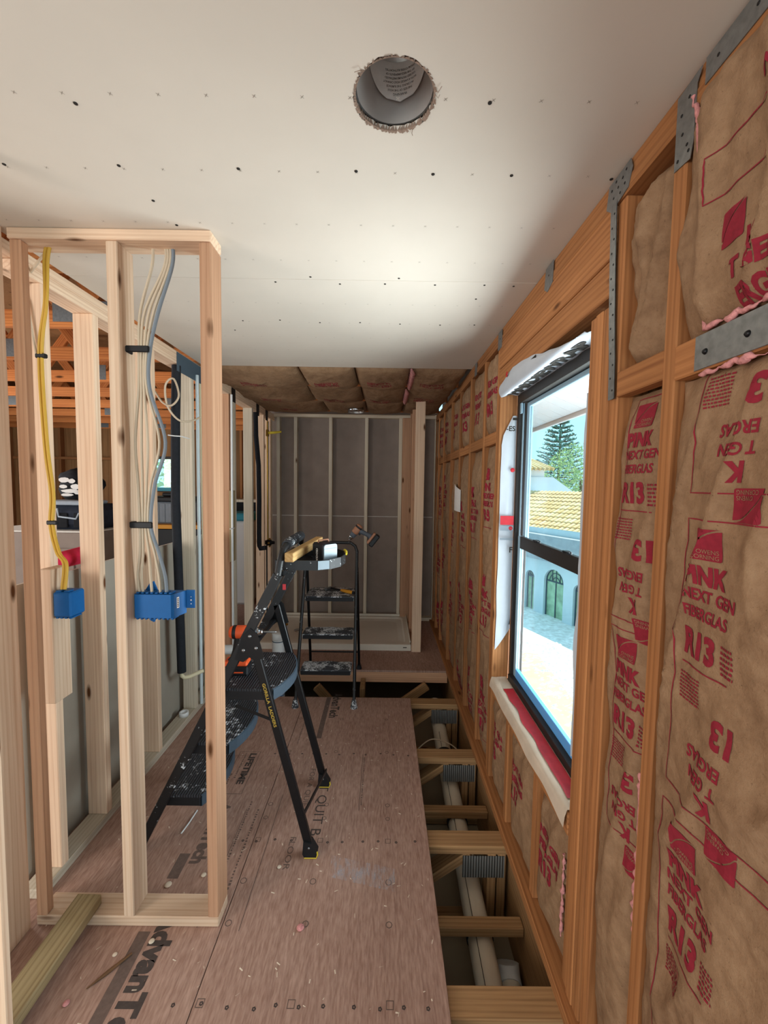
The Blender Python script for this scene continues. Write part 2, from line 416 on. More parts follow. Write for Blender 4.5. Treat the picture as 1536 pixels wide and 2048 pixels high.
# print on the subfloor: reads towards the camera, letter tops towards +x
def floor_text(mb, s, x, y, h, sx=1.0, bold=0.0, z=0.0006):
    vs, fs, wd = text_poly(s, bold)
    mb.add([(x + v[1]*h, y - v[0]*h*sx, z) for v in vs], fs)
ink = MB(); inkp = MB()
def floor_dashes(mb, x, y, h, length, seed):            # rows of print too small to read
    rd = random.Random(seed); t = 0.0
    while t < length:
        l = rd.uniform(0.5, 1.1)*h; rect(mb, x, y-t-l, x+h*rd.uniform(0.6, 1.0), y-t); t += l + h*rd.uniform(0.3, 0.9)
def rect(mb, x0, y0, x1, y1, z=0.0005): mb.add([(x0,y0,z),(x1,y0,z),(x1,y1,z),(x0,y1,z)], [(0,1,2,3)])
rect(inkp, -0.405, 2.53, -0.372, 3.04); floor_text(ink, 'AdvanTech', -0.355, 3.10, 0.062, 0.86, 0.03)
rect(inkp, -0.855, 1.00, -0.812, 1.385); floor_text(ink, 'AdvanTech', -0.795, 1.46, 0.075, 0.95, 0.05)
rect(inkp, -0.86, 1.585, -0.815, 1.70); floor_text(inkp, 'AdvanTech', -0.80, 1.99, 0.062, 0.86, 0.05)
for x in (-0.835, -0.715): rect(inkp, x-0.0015, 2.05, x+0.0015, 2.39)
for y in (2.05, 2.39): rect(inkp, -0.835, y-0.0015, -0.715, y+0.0015)
floor_text(ink, 'LIFETIME', -0.768, 2.375, 0.036, 1.35, 0.05); floor_dashes(inkp, -0.798, 2.372, 0.010, 0.20, 1)
floor_dashes(inkp, -0.825, 2.20, 0.010, 0.13, 2)
floor_text(inkp, 'FOR A QUIET', -0.385, 2.245, 0.028, 1.35); floor_text(inkp, 'FLOOR', -0.40, 1.79, 0.028, 1.35)
floor_text(ink, 'T QUIT B', -0.315, 2.12, 0.05, 1.15, 0.0)
floor_dashes(inkp, -0.092, 2.35, 0.008, 0.36, 3); floor_dashes(inkp, -0.515, 2.78, 0.009, 0.30, 4)
floor_dashes(inkp, -0.648, 2.0, 0.009, 0.5, 5); floor_dashes(inkp, -0.60, 1.95, 0.010, 0.45, 6)
rect(inkp, -0.50, 1.39, -0.497, 2.05); rect(inkp, -0.655, 1.40, -0.652, 1.95); rect(inkp, -0.10, 1.95, -0.097, 2.38)
def ring(mb, x, y, r, n, w=0.004, z=0.0005, rot=0.0):
    a = [(x+rr*math.cos(rot+2*PI*k/n), y+rr*math.sin(rot+2*PI*k/n), z) for rr in (r, r-w) for k in range(n)]
    mb.add(a, [(k, (k+1) % n, n+(k+1) % n, n+k) for k in range(n)])
for x in (-0.545, -0.263, 0.044):
    for y, n, r in ((2.40, 5, 0.016), (1.985, 6, 0.015), (1.90, 6, 0.014), (1.775, 4, 0.020), (1.58, 12, 0.016), (1.417, 8, 0.015), (1.182, 4, 0.020), (2.75, 6, 0.014)):
        ring(inkp, x, y, r*0.85, n, 0.0035, rot=PI/4)
for y in (2.38, 1.772, 1.175):
    for k in range(11):
        x = -0.62 + 0.078*k + random.uniform(-0.012, 0.012); ring(ink, x, y+random.uniform(-.008, .008), 0.007, 5, 0.005)
ink.build('stamped_lettering', 'floor_ink', floor, False); inkp.build('stamped_marks', 'floor_ink_pale', floor, False)
d = MB(); P = [[(-0.20+0.27*i/8, 1.60+0.10*j/6 - 0.10*i/8*0.6, 0.0008) for j in range(7)] for i in range(9)]
d.grid(P).build('plaster_smear', 'plaster_dust', floor)

# ================================================================ CEILING
ceiling = struct('ceiling')
HX, HY, HR = 0.012, 0.928, 0.086
def panel_with_hole(x0, x1, y0, y1, z0, z1):
    bm = bmesh.new(); n = 64; rr = [HR + random.uniform(-0.003, 0.003) for _ in range(n)]
    outer = [(x0, y0), (x1, y0), (x1, y1), (x0, y1)]; inner = [(HX + rr[k]*math.cos(2*PI*k/n), HY + rr[k]*math.sin(2*PI*k/n)) for k in range(n)]
    eds = []
    for loop in (outer, inner):
        vs = [bm.verts.new((x, y, z0)) for x, y in loop]
        eds += [bm.edges.new((vs[i], vs[(i+1) % len(vs)])) for i in range(len(vs))]
    r = bmesh.ops.triangle_fill(bm, use_beauty=True, use_dissolve=False, edges=eds)
    fs = [f for f in bm.faces if (f.calc_center_median().xy - Vector((HX, HY))).length > HR*0.6]
    bmesh.ops.delete(bm, geom=[f for f in bm.faces if f not in fs], context='FACES_ONLY')
    e = bmesh.ops.extrude_face_region(bm, geom=bm.faces[:]); bmesh.ops.translate(bm, vec=(0, 0, z1-z0), verts=[v for v in e['geom'] if isinstance(v, bmesh.types.BMVert)])
    bmesh.ops.recalc_face_normals(bm, faces=bm.faces); me = bpy.data.meshes.new('drywall_panel'); bm.to_mesh(me); bm.free()
    return put('drywall_panel', me, 'drywall_white', ceiling), rr
pan_hole, rr = panel_with_hole(-1.275, 0.612, 0.492, 1.7085, CEIL, CEIL+0.0127)
for y0, y1 in ((-0.73, 0.4905), (1.7115, 2.942), (-1.95, -0.7315), (-3.6, -1.9515)):
    MB().bbox((-1.275, y0, CEIL), (0.612, y1, CEIL+0.0127), 0.002).build('drywall_panel', 'drywall_white', ceiling)
MB().box((-6.0, -3.6, CEIL), (-1.38, 1.30, CEIL+0.0127)).build('drywall_panel', 'drywall_white', ceiling)
sc = [(-0.681, 0.954), (-0.699, 1.129), (-0.998, 1.131), (-0.39, 1.133), (-0.083, 1.135), (0.119, 1.141), (0.326, 1.141), (0.216, 0.936), (-0.683, 1.261),
      (-0.671, 1.374), (0.593, 1.148), (-0.333, 2.149), (-0.129, 2.141), (0.073, 2.153), (0.277, 2.158), (-0.529, 2.125), (-0.806, 2.27), (-0.189, 1.744),
      (-0.005, 1.738), (0.199, 1.74), (0.393, 1.86), (-0.713, 1.728), (-0.45, 1.735), (0.40, 1.735), (0.45, 2.15), (-0.72, 2.14), (0.52, 1.74), (0.05, 1.69), (-0.3, 1.69)]
scm = MB().lathe([(0.0001, 0), (0.0045, 0), (0.0045, 0.003), (0.0001, 0.003)], seg=8).mesh('screw')
for x, y in sc: put('screw', scm, 'black_ink', ceiling, Matrix.Translation((x, y, CEIL-0.0012)))
mk = MB()
for y in (0.93, 1.14, 1.36, 1.57, 1.93, 2.15, 2.36, 2.58, 2.8):
    x = -1.2
    while x < 0.6:
        for s in (-1, 1):
            dx, dy = 0.0035, 0.0035*s
            mk.add([(x-dx, y-dy-0.0008, CEIL-0.0004), (x+dx, y+dy-0.0008, CEIL-0.0004), (x+dx, y+dy+0.0008, CEIL-0.0004), (x-dx, y-dy+0.0008, CEIL-0.0004)], [(0, 1, 2, 3)])
        x += 0.1016
plain('guide_ink', 'a49a8e', 0.9)
tag(mk.build('guide_marks', 'guide_ink', ceiling, False), kind='stuff')
# ragged paper round the cut-out
rg = MB(); n = 90; rrg = random.Random(5)
for k in range(n):
    a0, a1 = 2*PI*k/n, 2*PI*(k+1.1)/n; am = (a0+a1)/2 + rrg.uniform(-.06, .06); nz_ = 0.5+0.9*noise.noise(Vector((math.cos(a0)*3, math.sin(a0)*3, 2))); ro = HR + max(0.0005, rrg.uniform(0.0, 0.007)*nz_)
    p = lambda r, a, z: (HX+r*math.cos(a), HY+r*math.sin(a), z)
    rg.add([p(HR-0.004, a0, CEIL), p(HR-0.004, a1, CEIL), p(ro, am+0.02, CEIL-rrg.uniform(0.0006, 0.003)), p(ro*0.995, am-0.03, CEIL-0.001), p(HR-0.003, am, CEIL+0.013)], [(0, 1, 2, 3), (0, 4, 1)])
    if rrg.random() < 0.09:
        rg.tube([p(HR, am, CEIL-0.001), p(HR+0.006, am+.05, CEIL-0.005), p(HR+rrg.uniform(0.008, 0.016), am+.1*rrg.uniform(-1, 1), CEIL-0.004)], 0.0006, 4)
tag(rg.build('torn_paper_edge', 'torn_paper', ceiling, False), kind='stuff')

lc = thing('light_can', 'shiny steel recessed light can seen up through the round hole in the white ceiling', 'light can', (HX, HY, CEIL+0.014))
M = Matrix.Translation((HX, HY, CEIL+0.014))
MB().lathe([(0.0805, 0), (0.080, 0.004), (0.080, 0.055), (0.074, 0.075), (0.074, 0.13), (0.03, 0.142), (0.0005, 0.142)], M, 40).build('can_body', 'can_metal', lc, False)
MB().lathe([(0.0815, 0), (0.087, 0.0), (0.087, 0.002), (0.0815, 0.002)], M, 40).build('can_rim', 'steel', lc)
lb = MB(); P = []
def lab_pt(u, v, r=0.0725): 
    a = 1.38 + u*1.15*math.sqrt(max(0, 1-(1-v)**2)); return (HX+r*math.cos(a), HY+r*math.sin(a), CEIL+0.014+0.040+0.085*v)
P = [[lab_pt(-1+2*i/20, j/14) for j in range(15)] for i in range(21)]
lab = lb.grid(P).build('warning_label', 'paper_white', lc, False)
tx = MB()
for k, (s, h) in enumerate((('WARNING', 0.0055), ('THE SIZE OF THE HOLE', 0.0045), ('IN CEILING THE SURFACE', 0.0045), ('WITH A LARGE HOLE CANNOT', 0.0045), ('EXCEED FIXTURE INSTALLED', 0.0045), ('BY THE REQUIREMENTS OF', 0.0045), ('LOCAL CODE AUTHORITIES', 0.0045))):
    vs, fs, wd = text_poly(s); v0 = 0.018 + 0.0085*k
    tx.add([(HX+0.0715*math.cos(1.38 + (vx-wd/2)*h*0.9/0.072*-1*-1), HY+0.0715*math.sin(1.38 + (vx-wd/2)*h*0.9/0.072), CEIL+0.014+0.040+v0-vy*h) for vx, vy in vs], fs)
tx.build('label_print', 'black_ink', lab, False)

# trusses over the open room on the left (bottom chords run along x)
for i in range(9):
    y = 1.69 + 0.61*i
    x1 = -1.30 if i < 2 else 0.62
    board('truss_chord', (-5.9, y, 2.445), (x1, y+0.038, 2.534), 'truss_wood', ceiling)
    for k in range(5):
        xa = -5.3 + 0.9*k + 0.2*(i % 2)
        beam('truss_web', (xa, y+0.019, 2.53), (xa+0.40, y+0.019, 3.05), 0.089, 0.036, 'truss_wood', ceiling)
        beam('truss_web', (xa, y+0.019, 2.53), (xa-0.40, y+0.019, 3.05), 0.089, 0.036, 'truss_wood', ceiling)
        MB().box((xa-0.07, y-0.002, 2.46), (xa+0.07, y, 2.58)).build('gang_plate', 'galvanised_dull', ceiling)
beam('truss_web', (-1.55, 2.30+0.019, 2.54), (-1.25, 2.30+0.019, 2.86), 0.089, 0.036, 'truss_wood', ceiling)
MB().box((-1.80, 2.297, 2.47), (-1.66, 2.299, 2.60)).build('gang_plate', 'galvanised_dull', ceiling)
beam('truss_web', (-1.72, 2.30+0.019, 2.54), (-2.05, 2.30+0.019, 2.86), 0.089, 0.036, 'truss_wood', ceiling)
MB().box((-6.1, 1.31, 3.05), (0.75, 7.4, 3.09)).build('roof_deck', 'sheathing', ceiling)
MB().box((-6.1, 1.30, 2.44), (-1.30, 1.32, 3.06)).build('attic_end_panel', 'sheathing', ceiling)
MB().box((-6.1, -3.7, 2.66), (0.75, 1.31, 2.70)).build('attic_floor', 'sheathing', ceiling)

# ================================================================ WALLS
def vstud(par, x0, x1, y0, y1, z0, z1, mat='stud_wood', name='stud'): return board(name, (x0, y0, z0), (x1, y1, z1), mat, par)
# --- short wall in front (left), framed in pale studs
wc = struct('wall_closet')
board('bottom_plate', (-1.235, 1.402, 0.0), (-0.575, 1.491, 0.038), 'stud_wood', wc)
board('top_plate', (-1.235, 1.395, 2.395), (-0.572, 1.484, 2.4295), 'stud_wood', wc)
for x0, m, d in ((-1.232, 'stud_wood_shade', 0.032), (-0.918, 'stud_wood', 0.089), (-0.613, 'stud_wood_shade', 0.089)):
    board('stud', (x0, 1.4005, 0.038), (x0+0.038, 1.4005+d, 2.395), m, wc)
# --- end of the wall nearest the camera on the left
wn = struct('wall_near_left')
board('stud', (-1.285, 1.2555, 0.0), (-1.247, 1.395, 2.43), 'stud_wood', wn)
board('stud', (-1.285, 1.11, 0.0), (-1.247, 1.2545, 2.43), 'stud_wood', wn)
board('stud', (-1.055, 1.05, 0.0), (-1.017, 1.07, 2.43), 'stud_wood', wn)
board('bottom_plate', (-1.285, 0.70, 0.0), (-1.19, 0.98, 0.038), 'stud_wood', wn)
# --- long left partition
wl = struct('wall_left')
XL0, XL1 = -1.374, -1.285
board('bottom_plate', (XL0, 1.495, 0.0), (XL1, 4.85, 0.038), 'stud_wood_pale', wl)
board('top_plate', (XL0-0.005, 1.495, 2.345), (XL1, 4.90, 2.383), 'stud_wood', wl)
board('top_plate', (XL0-0.005, 1.32, 2.3835), (XL1, 4.90, 2.4215), 'stud_wood', wl)
studs = [(1.588, 'stud_wood'), (1.862, 'stud_wood'), (2.318, 'stud_wood'), (2.793, 'stud_wood_pale'), (3.46, 'stud_wood_shade'), (3.50, 'stud_wood_pale'), (3.585, 'stud_wood_pale'), (4.065, 'stud_wood_pale'), (4.457, 'stud_wood'), (4.72, 'stud_wood'), (4.765, 'stud_wood_pale')]
for y, m in studs: vstud(wl, XL0, XL1, y, y+0.038, 0.038, 2.345, m)
board('block', (-1.300, 1.50, 0.775), (-1.262, 1.586, 1.272), 'stud_wood_shade', wl)
board('block', (-1.260, 1.50, 0.775), (-1.215, 1.586, 1.285), 'stud_wood', wl)
board('block', (XL1+0.002, 3.44, 0.95), (XL1+0.022, 3.53, 1.55), 'treated_wood', wl)
for y0 in (2.60, 3.52, 4.20, 4.52):                      # dark nail plates lapping the top plates
    MB().box((XL1+0.001, y0, 2.30), (XL1+0.003, y0+(0.42 if y0 < 3 else 0.09), 2.415)).build('nail_plate', 'iron_dark' if y0 < 3 else 'black_plastic', wl)
# --- back wall
wb = struct('wall_back')
YB = 4.85
board('bottom_plate', (-1.285, YB, 0.0), (0.60, YB+0.089, 0.038), 'stud_wood_pale', wb)
board('top_plate', (-1.285, YB, 2.392), (0.66, YB+0.089, 2.43), 'stud_wood_pale', wb)
for x0, m in ((-1.25, 'stud_wood_pale'), (-1.048, 'stud_wood_pale'), (-0.640, 'stud_wood_pale'), (-0.221, 'stud_wood_pale'), (0.176, 'stud_wood_pale'), (0.596, 'stud_wood_pale')):
    board('stud', (x0, YB, 0.038), (x0+0.038, YB+0.089, 2.392), m, wb)
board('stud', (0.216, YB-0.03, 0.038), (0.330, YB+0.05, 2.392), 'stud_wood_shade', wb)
MB().box((-1.40, YB+0.0895, 1.243), (0.72, YB+0.102, 2.5)).build('drywall_panel', 'drywall_back', wb)
MB().box((-1.40, YB+0.0895, -0.02), (0.72, YB+0.102, 1.236)).build('drywall_panel', 'drywall_back', wb)
MB().box((-1.40, YB+0.0915, 1.236), (0.72, YB+0.100, 1.243)).build('drywall_joint', 'gypsum_edge', wb)
# --- shower side wall (end post seen face on)
ws = struct('wall_shower')
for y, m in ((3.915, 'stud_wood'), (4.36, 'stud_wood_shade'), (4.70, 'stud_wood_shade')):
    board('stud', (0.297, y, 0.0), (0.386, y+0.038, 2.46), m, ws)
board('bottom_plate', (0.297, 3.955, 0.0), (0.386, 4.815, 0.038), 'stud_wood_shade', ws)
# --- right wall
wr = struct('wall_right')
XR, XO = 0.60, 0.689
board('bottom_plate', (0.572, 0.2, -0.018), (XO, 4.85, 0.022), 'pine_orange', wr)
board('top_plate', (XR, -0.6, 2.354), (XO, 4.85, 2.391), 'pine_orange', wr)
board('top_plate', (XR+0.004, -0.6, 2.392), (XO, 4.85, 2.4295), 'pine_orange', wr)
for y in (0.43, 0.872, 2.50, 2.90, 3.29, 3.70, 4.18, 4.55, 4.78):
    board('stud', (XR, y, 0.022), (XO, y+0.038, 2.354), 'pine_orange', wr)
# window jambs: king and jack studs
for y0, y1, z1, dx in ((1.092, 1.129, 2.354, 0.006), (1.130, 1.167, 2.10, 0.0), (1.168, 1.205, 2.10, -0.003), (1.206, 1.242, 2.10, 0.002), (2.172, 2.209, 2.10, 0.0), (2.210, 2.247, 2.354, 0.003)):
    board('stud', (XR+dx, y0, 0.022), (XO, y1, z1), 'pine_orange', wr)
board('header', (XR-0.001, 1.131, 2.225), (XO, 2.208, 2.353), 'pine_orange', wr)
board('header', (XR+0.003, 1.131, 2.128), (XO, 2.208, 2.2245), 'pine_orange', wr)
board('rough_sill', (XR, 1.243, 0.545), (XO, 2.171, 0.583), 'pine_orange', wr)
board('rough_sill', (XR, 1.243, 0.506), (XO, 2.171, 0.544), 'pine_orange', wr)
for y in (1.50, 1.86): board('stud', (XR, y, 0.022), (XO, y+0.038, 0.506), 'pine_orange', wr)
for y0, y1 in ((0.911, 1.091), (2.248, 2.499), (2.539, 2.899), (2.939, 3.289), (3.329, 3.699), (3.739, 4.179), (4.219, 4.549)):
    board('blocking', (XR+0.002, y0, 1.848), (XR+0.040, y1, 1.912), 'pine_orange', wr)
board('blocking', (XR-0.002, 0.469, 1.835), (XR+0.040, 0.871, 1.905), 'pine_orange', wr)
MB().bbox((XR-0.0045, 0.46, 1.838), (XR-0.0025, 0.812, 1.903), 0.0008).build('protector_plate', 'galvanised', wr)
for y in (0.785, 0.695, 0.60): MB().lathe([(0.0001, 0), (0.006, 0), (0.0035, 0.004), (0.0001, 0.004)], Matrix.Translation((XR-0.0046, y, 1.868)) @ Matrix.Rotation(-PI/2, 4, 'Y'), 10).build('nail_head', 'black_metal', wr)
# outer sheathing, with the window opening left free
for a, b in (((XO+0.002, -0.6, -0.45), (XO+0.06, 1.20, 3.08)), ((XO+0.002, 2.215, -0.45), (XO+0.06, 5.0, 3.045)), ((XO+0.002, 1.20, -0.45), (XO+0.06, 2.215, 0.56)), ((XO+0.002, 1.20, 2.15), (XO+0.06, 2.215, 3.045))):
    MB().box(a, b).build('sheathing_panel', 'sheathing', wr)
# galvanised plates and the perforated strap
def nail_plate(pts, holes, th=0.0018):
    m = MB(); n = len(pts)
    m.add([(XR-0.0025, y, z) for y, z in pts] + [(XR-0.0025+th, y, z) for y, z in pts], [tuple(range(n)), tuple(range(n, 2*n))[::-1]] + [(i, (i+1) % n, n+(i+1) % n, n+i) for i in range(n)])
    o = m.build('strap_plate', 'galvanised', wr)
    h = MB()
    for y, z in holes: h.lathe([(0.0001, 0), (0.0032, 0), (0.0032, 0.0006), (0.0001, 0.0006)], Matrix.Translation((XR-0.0026, y, z)) @ Matrix.Rotation(-PI/2, 4, 'Y'), 8)
    if holes: h.build('nail_hole', 'black_metal', o)
nail_plate([(0.905, 2.415), (0.905, 2.27), (0.86, 2.265), (0.852, 2.30), (0.852, 2.40), (0.84, 2.42)], [(0.89, 2.37), (0.885, 2.33), (0.87, 2.30), (0.865, 2.285), (0.895, 2.285), (0.87, 2.39)])
nail_plate([(0.83, 2.423), (0.83, 2.375), (0.60, 2.375), (0.60, 2.423)], [(0.80, 2.40), (0.72, 2.40)])
nail_plate([(1.165, 2.42), (1.175, 2.365), (1.15, 2.345), (1.075, 2.36), (1.06, 2.40), (1.068, 2.423)], [(1.15, 2.40), (1.14, 2.375), (1.12, 2.39), (1.10, 2.40), (1.11, 2.37), (1.09, 2.38), (1.085, 2.41), (1.13, 2.41)])
nail_plate([(1.60, 2.425), (1.61, 2.355), (1.58, 2.335), (1.535, 2.35), (1.53, 2.425)], [(1.57, 2.39)])
nail_plate([(2.24, 2.42), (2.24, 2.33), (2.17, 2.33), (2.17, 2.42)], [(2.20, 2.38)])
nail_plate([(2.80, 2.42), (2.80, 2.34), (2.74, 2.34), (2.74, 2.42)], [])
st = MB(); pts = [(1.135, 2.36), (1.128, 2.20), (1.118, 2.05), (1.108, 1.94), (1.104, 1.845)]
st.add([(XR-0.004, y+0.014, z) for y, z in pts] + [(XR-0.004, y-0.014, z) for y, z in pts], [(i, i+1, 6+i, 5+i) for i in range(4)])
st.add([(XR-0.002, y+0.014, z) for y, z in pts] + [(XR-0.002, y-0.014, z) for y, z in pts], [(i, i+1, 6+i, 5+i) for i in range(4)])
sto = st.build('metal_strap', 'galvanised', wr)
h = MB()
for k in range(15):
    z = 2.33 - k*0.033; y = np.interp(-z, [-a[1] for a in pts], [a[0] for a in pts]) + (0.005 if k % 2 else -0.005)
    h.lathe([(0.0001, 0), (0.0028, 0), (0.0028, 0.0006), (0.0001, 0.0006)], Matrix.Translation((XR-0.0042, y, z)) @ Matrix.Rotation(-PI/2, 4, 'Y'), 8)
h.build('nail_hole', 'black_metal', sto)
# --- walls that close the rooms behind and to the left
wx = struct('wall_far_left')
MB().box((-6.0, -3.6, 0), (-5.94, 1.9, 3.0)).build('sheathing_panel', 'sheathing', wx)
MB().box((-6.0, 1.9, 0), (-5.94, 4.6, 0.8)).build('sheathing_panel', 'sheathing', wx)
MB().box((-6.0, 1.9, 2.2), (-5.94, 4.6, 3.0)).build('sheathing_panel', 'sheathing', wx)
MB().box((-6.0, 4.6, 0), (-5.94, 7.2, 3.0)).build('sheathing_panel', 'sheathing', wx)
# ================================================================ INSULATION
ORD = ['first', 'second', 'third', 'fourth', 'fifth', 'sixth', 'seventh', 'eighth']
def fold(y, z, s): return 1 - abs(noise.noise(Vector((y, z, s))))
def wall_surf(y0, y1, z0, z1, xb, bulge, seed, wr=1.0):
    def f(y, z):
        u = min(1, max(0, (y-y0)/(y1-y0))); v = min(1, max(0, (z-z0)/(z1-z0)))
        e = (max(0, 4*u*(1-u)))**0.38 * (max(0, min(1, 9*v, 9*(1-v))))**0.5
        x = xb + 0.016*(1-e) - bulge*e*(0.75 + 0.45*noise.noise(Vector((y*2.2, z*1.3, seed))))
        x -= wr*(0.012*(fold(y*9+z*1.5, z*2.2+y, seed)**6) * e + 0.006*noise.noise(Vector((y*16, z*7, seed+3))) + 0.0022*noise.noise(Vector((y*45, z*30, seed+5))))
        ed = max(0, 1-6*u, 1-6*(1-u)); x += wr*0.010*ed*noise.noise(Vector((seed, z*5, y)))
        return x
    return f
def cl(p, f, off=0.0016): return (f(p[0], p[1])-off, p[0], p[1])
def put_flat(mb, vs, fs, f, step=0.012):
    v2, f2 = cut_flat(vs, fs, step); mb.add([cl(p, f) for p in v2], f2)
def put_text(mb, s, y, z, h, f, sx=0.78, bold=0.05, flip=False, step=0.012):
    """y, z: start of the baseline; text runs towards -y (or +y upside down when flipped)"""
    vs, fs, wd = text_poly(s, bold); k = -1 if flip else 1
    put_flat(mb, [(y - k*v[0]*h*sx, z + k*v[1]*h) for v in vs], fs, f, step)
def put_line(mb, pts, wd, f):
    P = []
    for i in range(len(pts)-1):
        a, b = Vector(pts[i]), Vector(pts[i+1]); n = max(1, int((b-a).length/0.015))
        P += [a.lerp(b, k/n) for k in range(n)]
    P.append(Vector(pts[-1])); vs = []
    for i, p in enumerate(P):
        d = (P[min(i+1, len(P)-1)]-P[max(i-1, 0)]); d = Vector((-d.y, d.x)).normalized()*wd/2; vs += [p+d, p-d]
    mb.add([cl(p, f) for p in vs], [(2*i, 2*i+1, 2*i+3, 2*i+2) for i in range(len(P)-1)])
def logo(mb, y, z, w_, h, f, flip=False, white=None):
    """square mark with a swept corner line, upper-left corner at (y, z)"""
    k = -1 if flip else 1; T = lambda a, b: (y - k*a*w_, z - k*b*h)
    n = 8; arc = [(0.05+0.95*(i/n), 0.80 - 0.78*math.sin(i/n*PI/2)**0.8) for i in range(n+1)]
    up = [(0, 0.04), (0.05, 0)] + [(1, 0)] + [(a, b-0.02) for a, b in arc[::-1]] + [(0, 0.80)]
    lo = [(0.0, 0.86)] + [(a, b+0.035) for a, b in arc] + [(1, 0.96), (0.95, 1), (0, 1)]
    for poly in (up, lo):
        bm = bmesh.new(); vs = [bm.verts.new((*T(*p), 0)) for p in poly]; fc = bm.faces.new(vs); bmesh.ops.triangulate(bm, faces=[fc]); bm.verts.index_update()
        put_flat(mb, [v.co[:2] for v in bm.verts], [tuple(v.index for v in q.verts) for q in bm.faces], f, 0.009); bm.free()
    if white is not None:
        for s, b in (('OWENS', 0.78), ('CORNING', 0.95)):
            vs, fs, wd = text_poly(s, 0.0); hh = h*0.14; sx = 0.95
            a0 = 0.92 - wd*hh*sx/w_
            v2, f2 = cut_flat([(T(a0 + v[0]*hh*sx/w_, b - v[1]*hh/h)) for v in vs], fs, 0.012); white.add([cl(p, f, 0.0024) for p in v2], f2)
def small_print(mb, y0, y1, z0, z1, rows, f, seed):
    rnd = random.Random(seed)
    for r in range(rows):
        z = z1 - (z1-z0)*(r+0.5)/rows; y = y1
        while y > y0:
            l = rnd.uniform(0.003, 0.008); put_line(mb, [(y, z), (max(y0, y-l), z)], (z1-z0)/rows*0.5, f); y -= l + 0.0022
def print_block(mb, wh, y, z, f, k=1.0, parts=None, detail=True):
    """upright block: logo top-left corner at (y, z)"""
    logo(mb, y-0.012*k, z, 0.062*k, 0.056*k, f, white=wh)
    put_text(mb, 'PINK', y, z-0.101*k, 0.034*k, f, 0.85); put_text(mb, 'NEXT GEN', y+0.004*k, z-0.132*k, 0.0215*k, f, 0.88, 0.03)
    put_text(mb, 'FIBERGLAS', y+0.004*k, z-0.166*k, 0.0215*k, f, 0.80, 0.03); put_text(mb, 'R13', y, z-0.236*k, 0.048*k, f, 0.82)
    put_line(mb, [(y+0.002, z-0.257*k), (y-0.11*k, z-0.257*k)], 0.0025, f)
    if detail: small_print(mb, y-0.05*k, y+0.005, z-0.33*k, z-0.275*k, 8, f, 3); small_print(mb, y-0.125*k, y-0.095*k, z-0.245*k, z-0.19*k, 6, f, 4)
def print_block_flip(mb, wh, y, z, f, k=1.0):
    """upside-down block: its R13 foot edge at height z, right-hand end cut off as on the roll; y is where FIBERGLAS ends"""
    put_text(mb, 'R13'[1:], y-0.04*k-0.062*k, z, 0.048*k, f, 0.82, flip=True)
    put_text(mb, 'ERGLAS', y-0.089*k, z-0.075*k, 0.0225*k, f, 0.80, 0.03, flip=True)
    put_text(mb, 'T GEN', y-0.016*k-0.073*k, z-0.11*k, 0.0215*k, f, 0.88, 0.03, flip=True)
    put_text(mb, 'K', y-0.051*k-0.024*k, z-0.143*k, 0.034*k, f, 0.85, flip=True)
    logo(mb, y-0.064*k-0.062*k, z-0.242*k, 0.062*k, 0.056*k, f, flip=True, white=wh)
def frame_line(mb, y, z0, z1, f, y2):
    am_ = 0.012*min(1, (z1-z0)/0.45); pts = [(y2, z1)] + [(y + am_*noise.noise(Vector((t*9, y, 1.0))), z1 + (z0-z1)*t) for t in [i/12 for i in range(13)]] + [(y2, z0)]
    put_line(mb, pts, 0.0024, f)
def batt(label, y0, y1, z0, z1, xb, bulge, seed, ny, nz, wr=1.0, group=None):
    f = wall_surf(y0, y1, z0, z1, xb, bulge, seed, wr); t = thing('insulation_batt', label, 'insulation', (0.66, (y0+y1)/2, z0), group)
    m = MB(); P = [[(f(y0+(y1-y0)*i/ny, z0+(z1-z0)*j/nz), y0+(y1-y0)*i/ny, z0+(z1-z0)*j/nz) for j in range(nz+1)] for i in range(ny+1)]
    m.grid(P)
    for row in (P[0], P[-1]): m.grid([row, [(0.686, p[1], p[2]) for p in row]], False)
    for j in (0, -1): m.grid([[r[j] for r in P], [(0.686, r[j][1], r[j][2]) for r in P]], False)
    m.grid([[(0.686, y, z) for z in (z0, z1)] for y in (y0, y1)], False)
    m.build('kraft_facing', 'kraft_paper', t); return t, f
def finish_print(t, mb, wh=None):
    if mb.v: tag(mb.build('red_print', 'red_ink', t, False), kind='stuff')
    if wh is not None and wh.v: tag(wh.build('logo_lettering', 'kraft_paper', t, False), kind='stuff')
def wool(t, pts, r, seed):
    """ragged strand of pink fibre along a line of points"""
    m = MB(); pts = [Vector(p) for p in pts]; P = []
    for i in range(len(pts)-1):
        for k in range(6): P.append(pts[i].lerp(pts[i+1], k/6))
    P = [p + Vector((0.3*r*noise.noise(p*60), r*0.9*noise.noise(p*75+Vector((9, 0, 0))), r*0.9*noise.noise(p*70+Vector((0, 5, 0))))) for p in P]
    m.tube(P, [max(0.0008, r*(0.55+0.8*noise.noise(p*55+Vector((seed, 0, 0))))) for p in P], 7)
    tag(m.build('pink_fibre', 'pink_wool', t), kind='stuff')
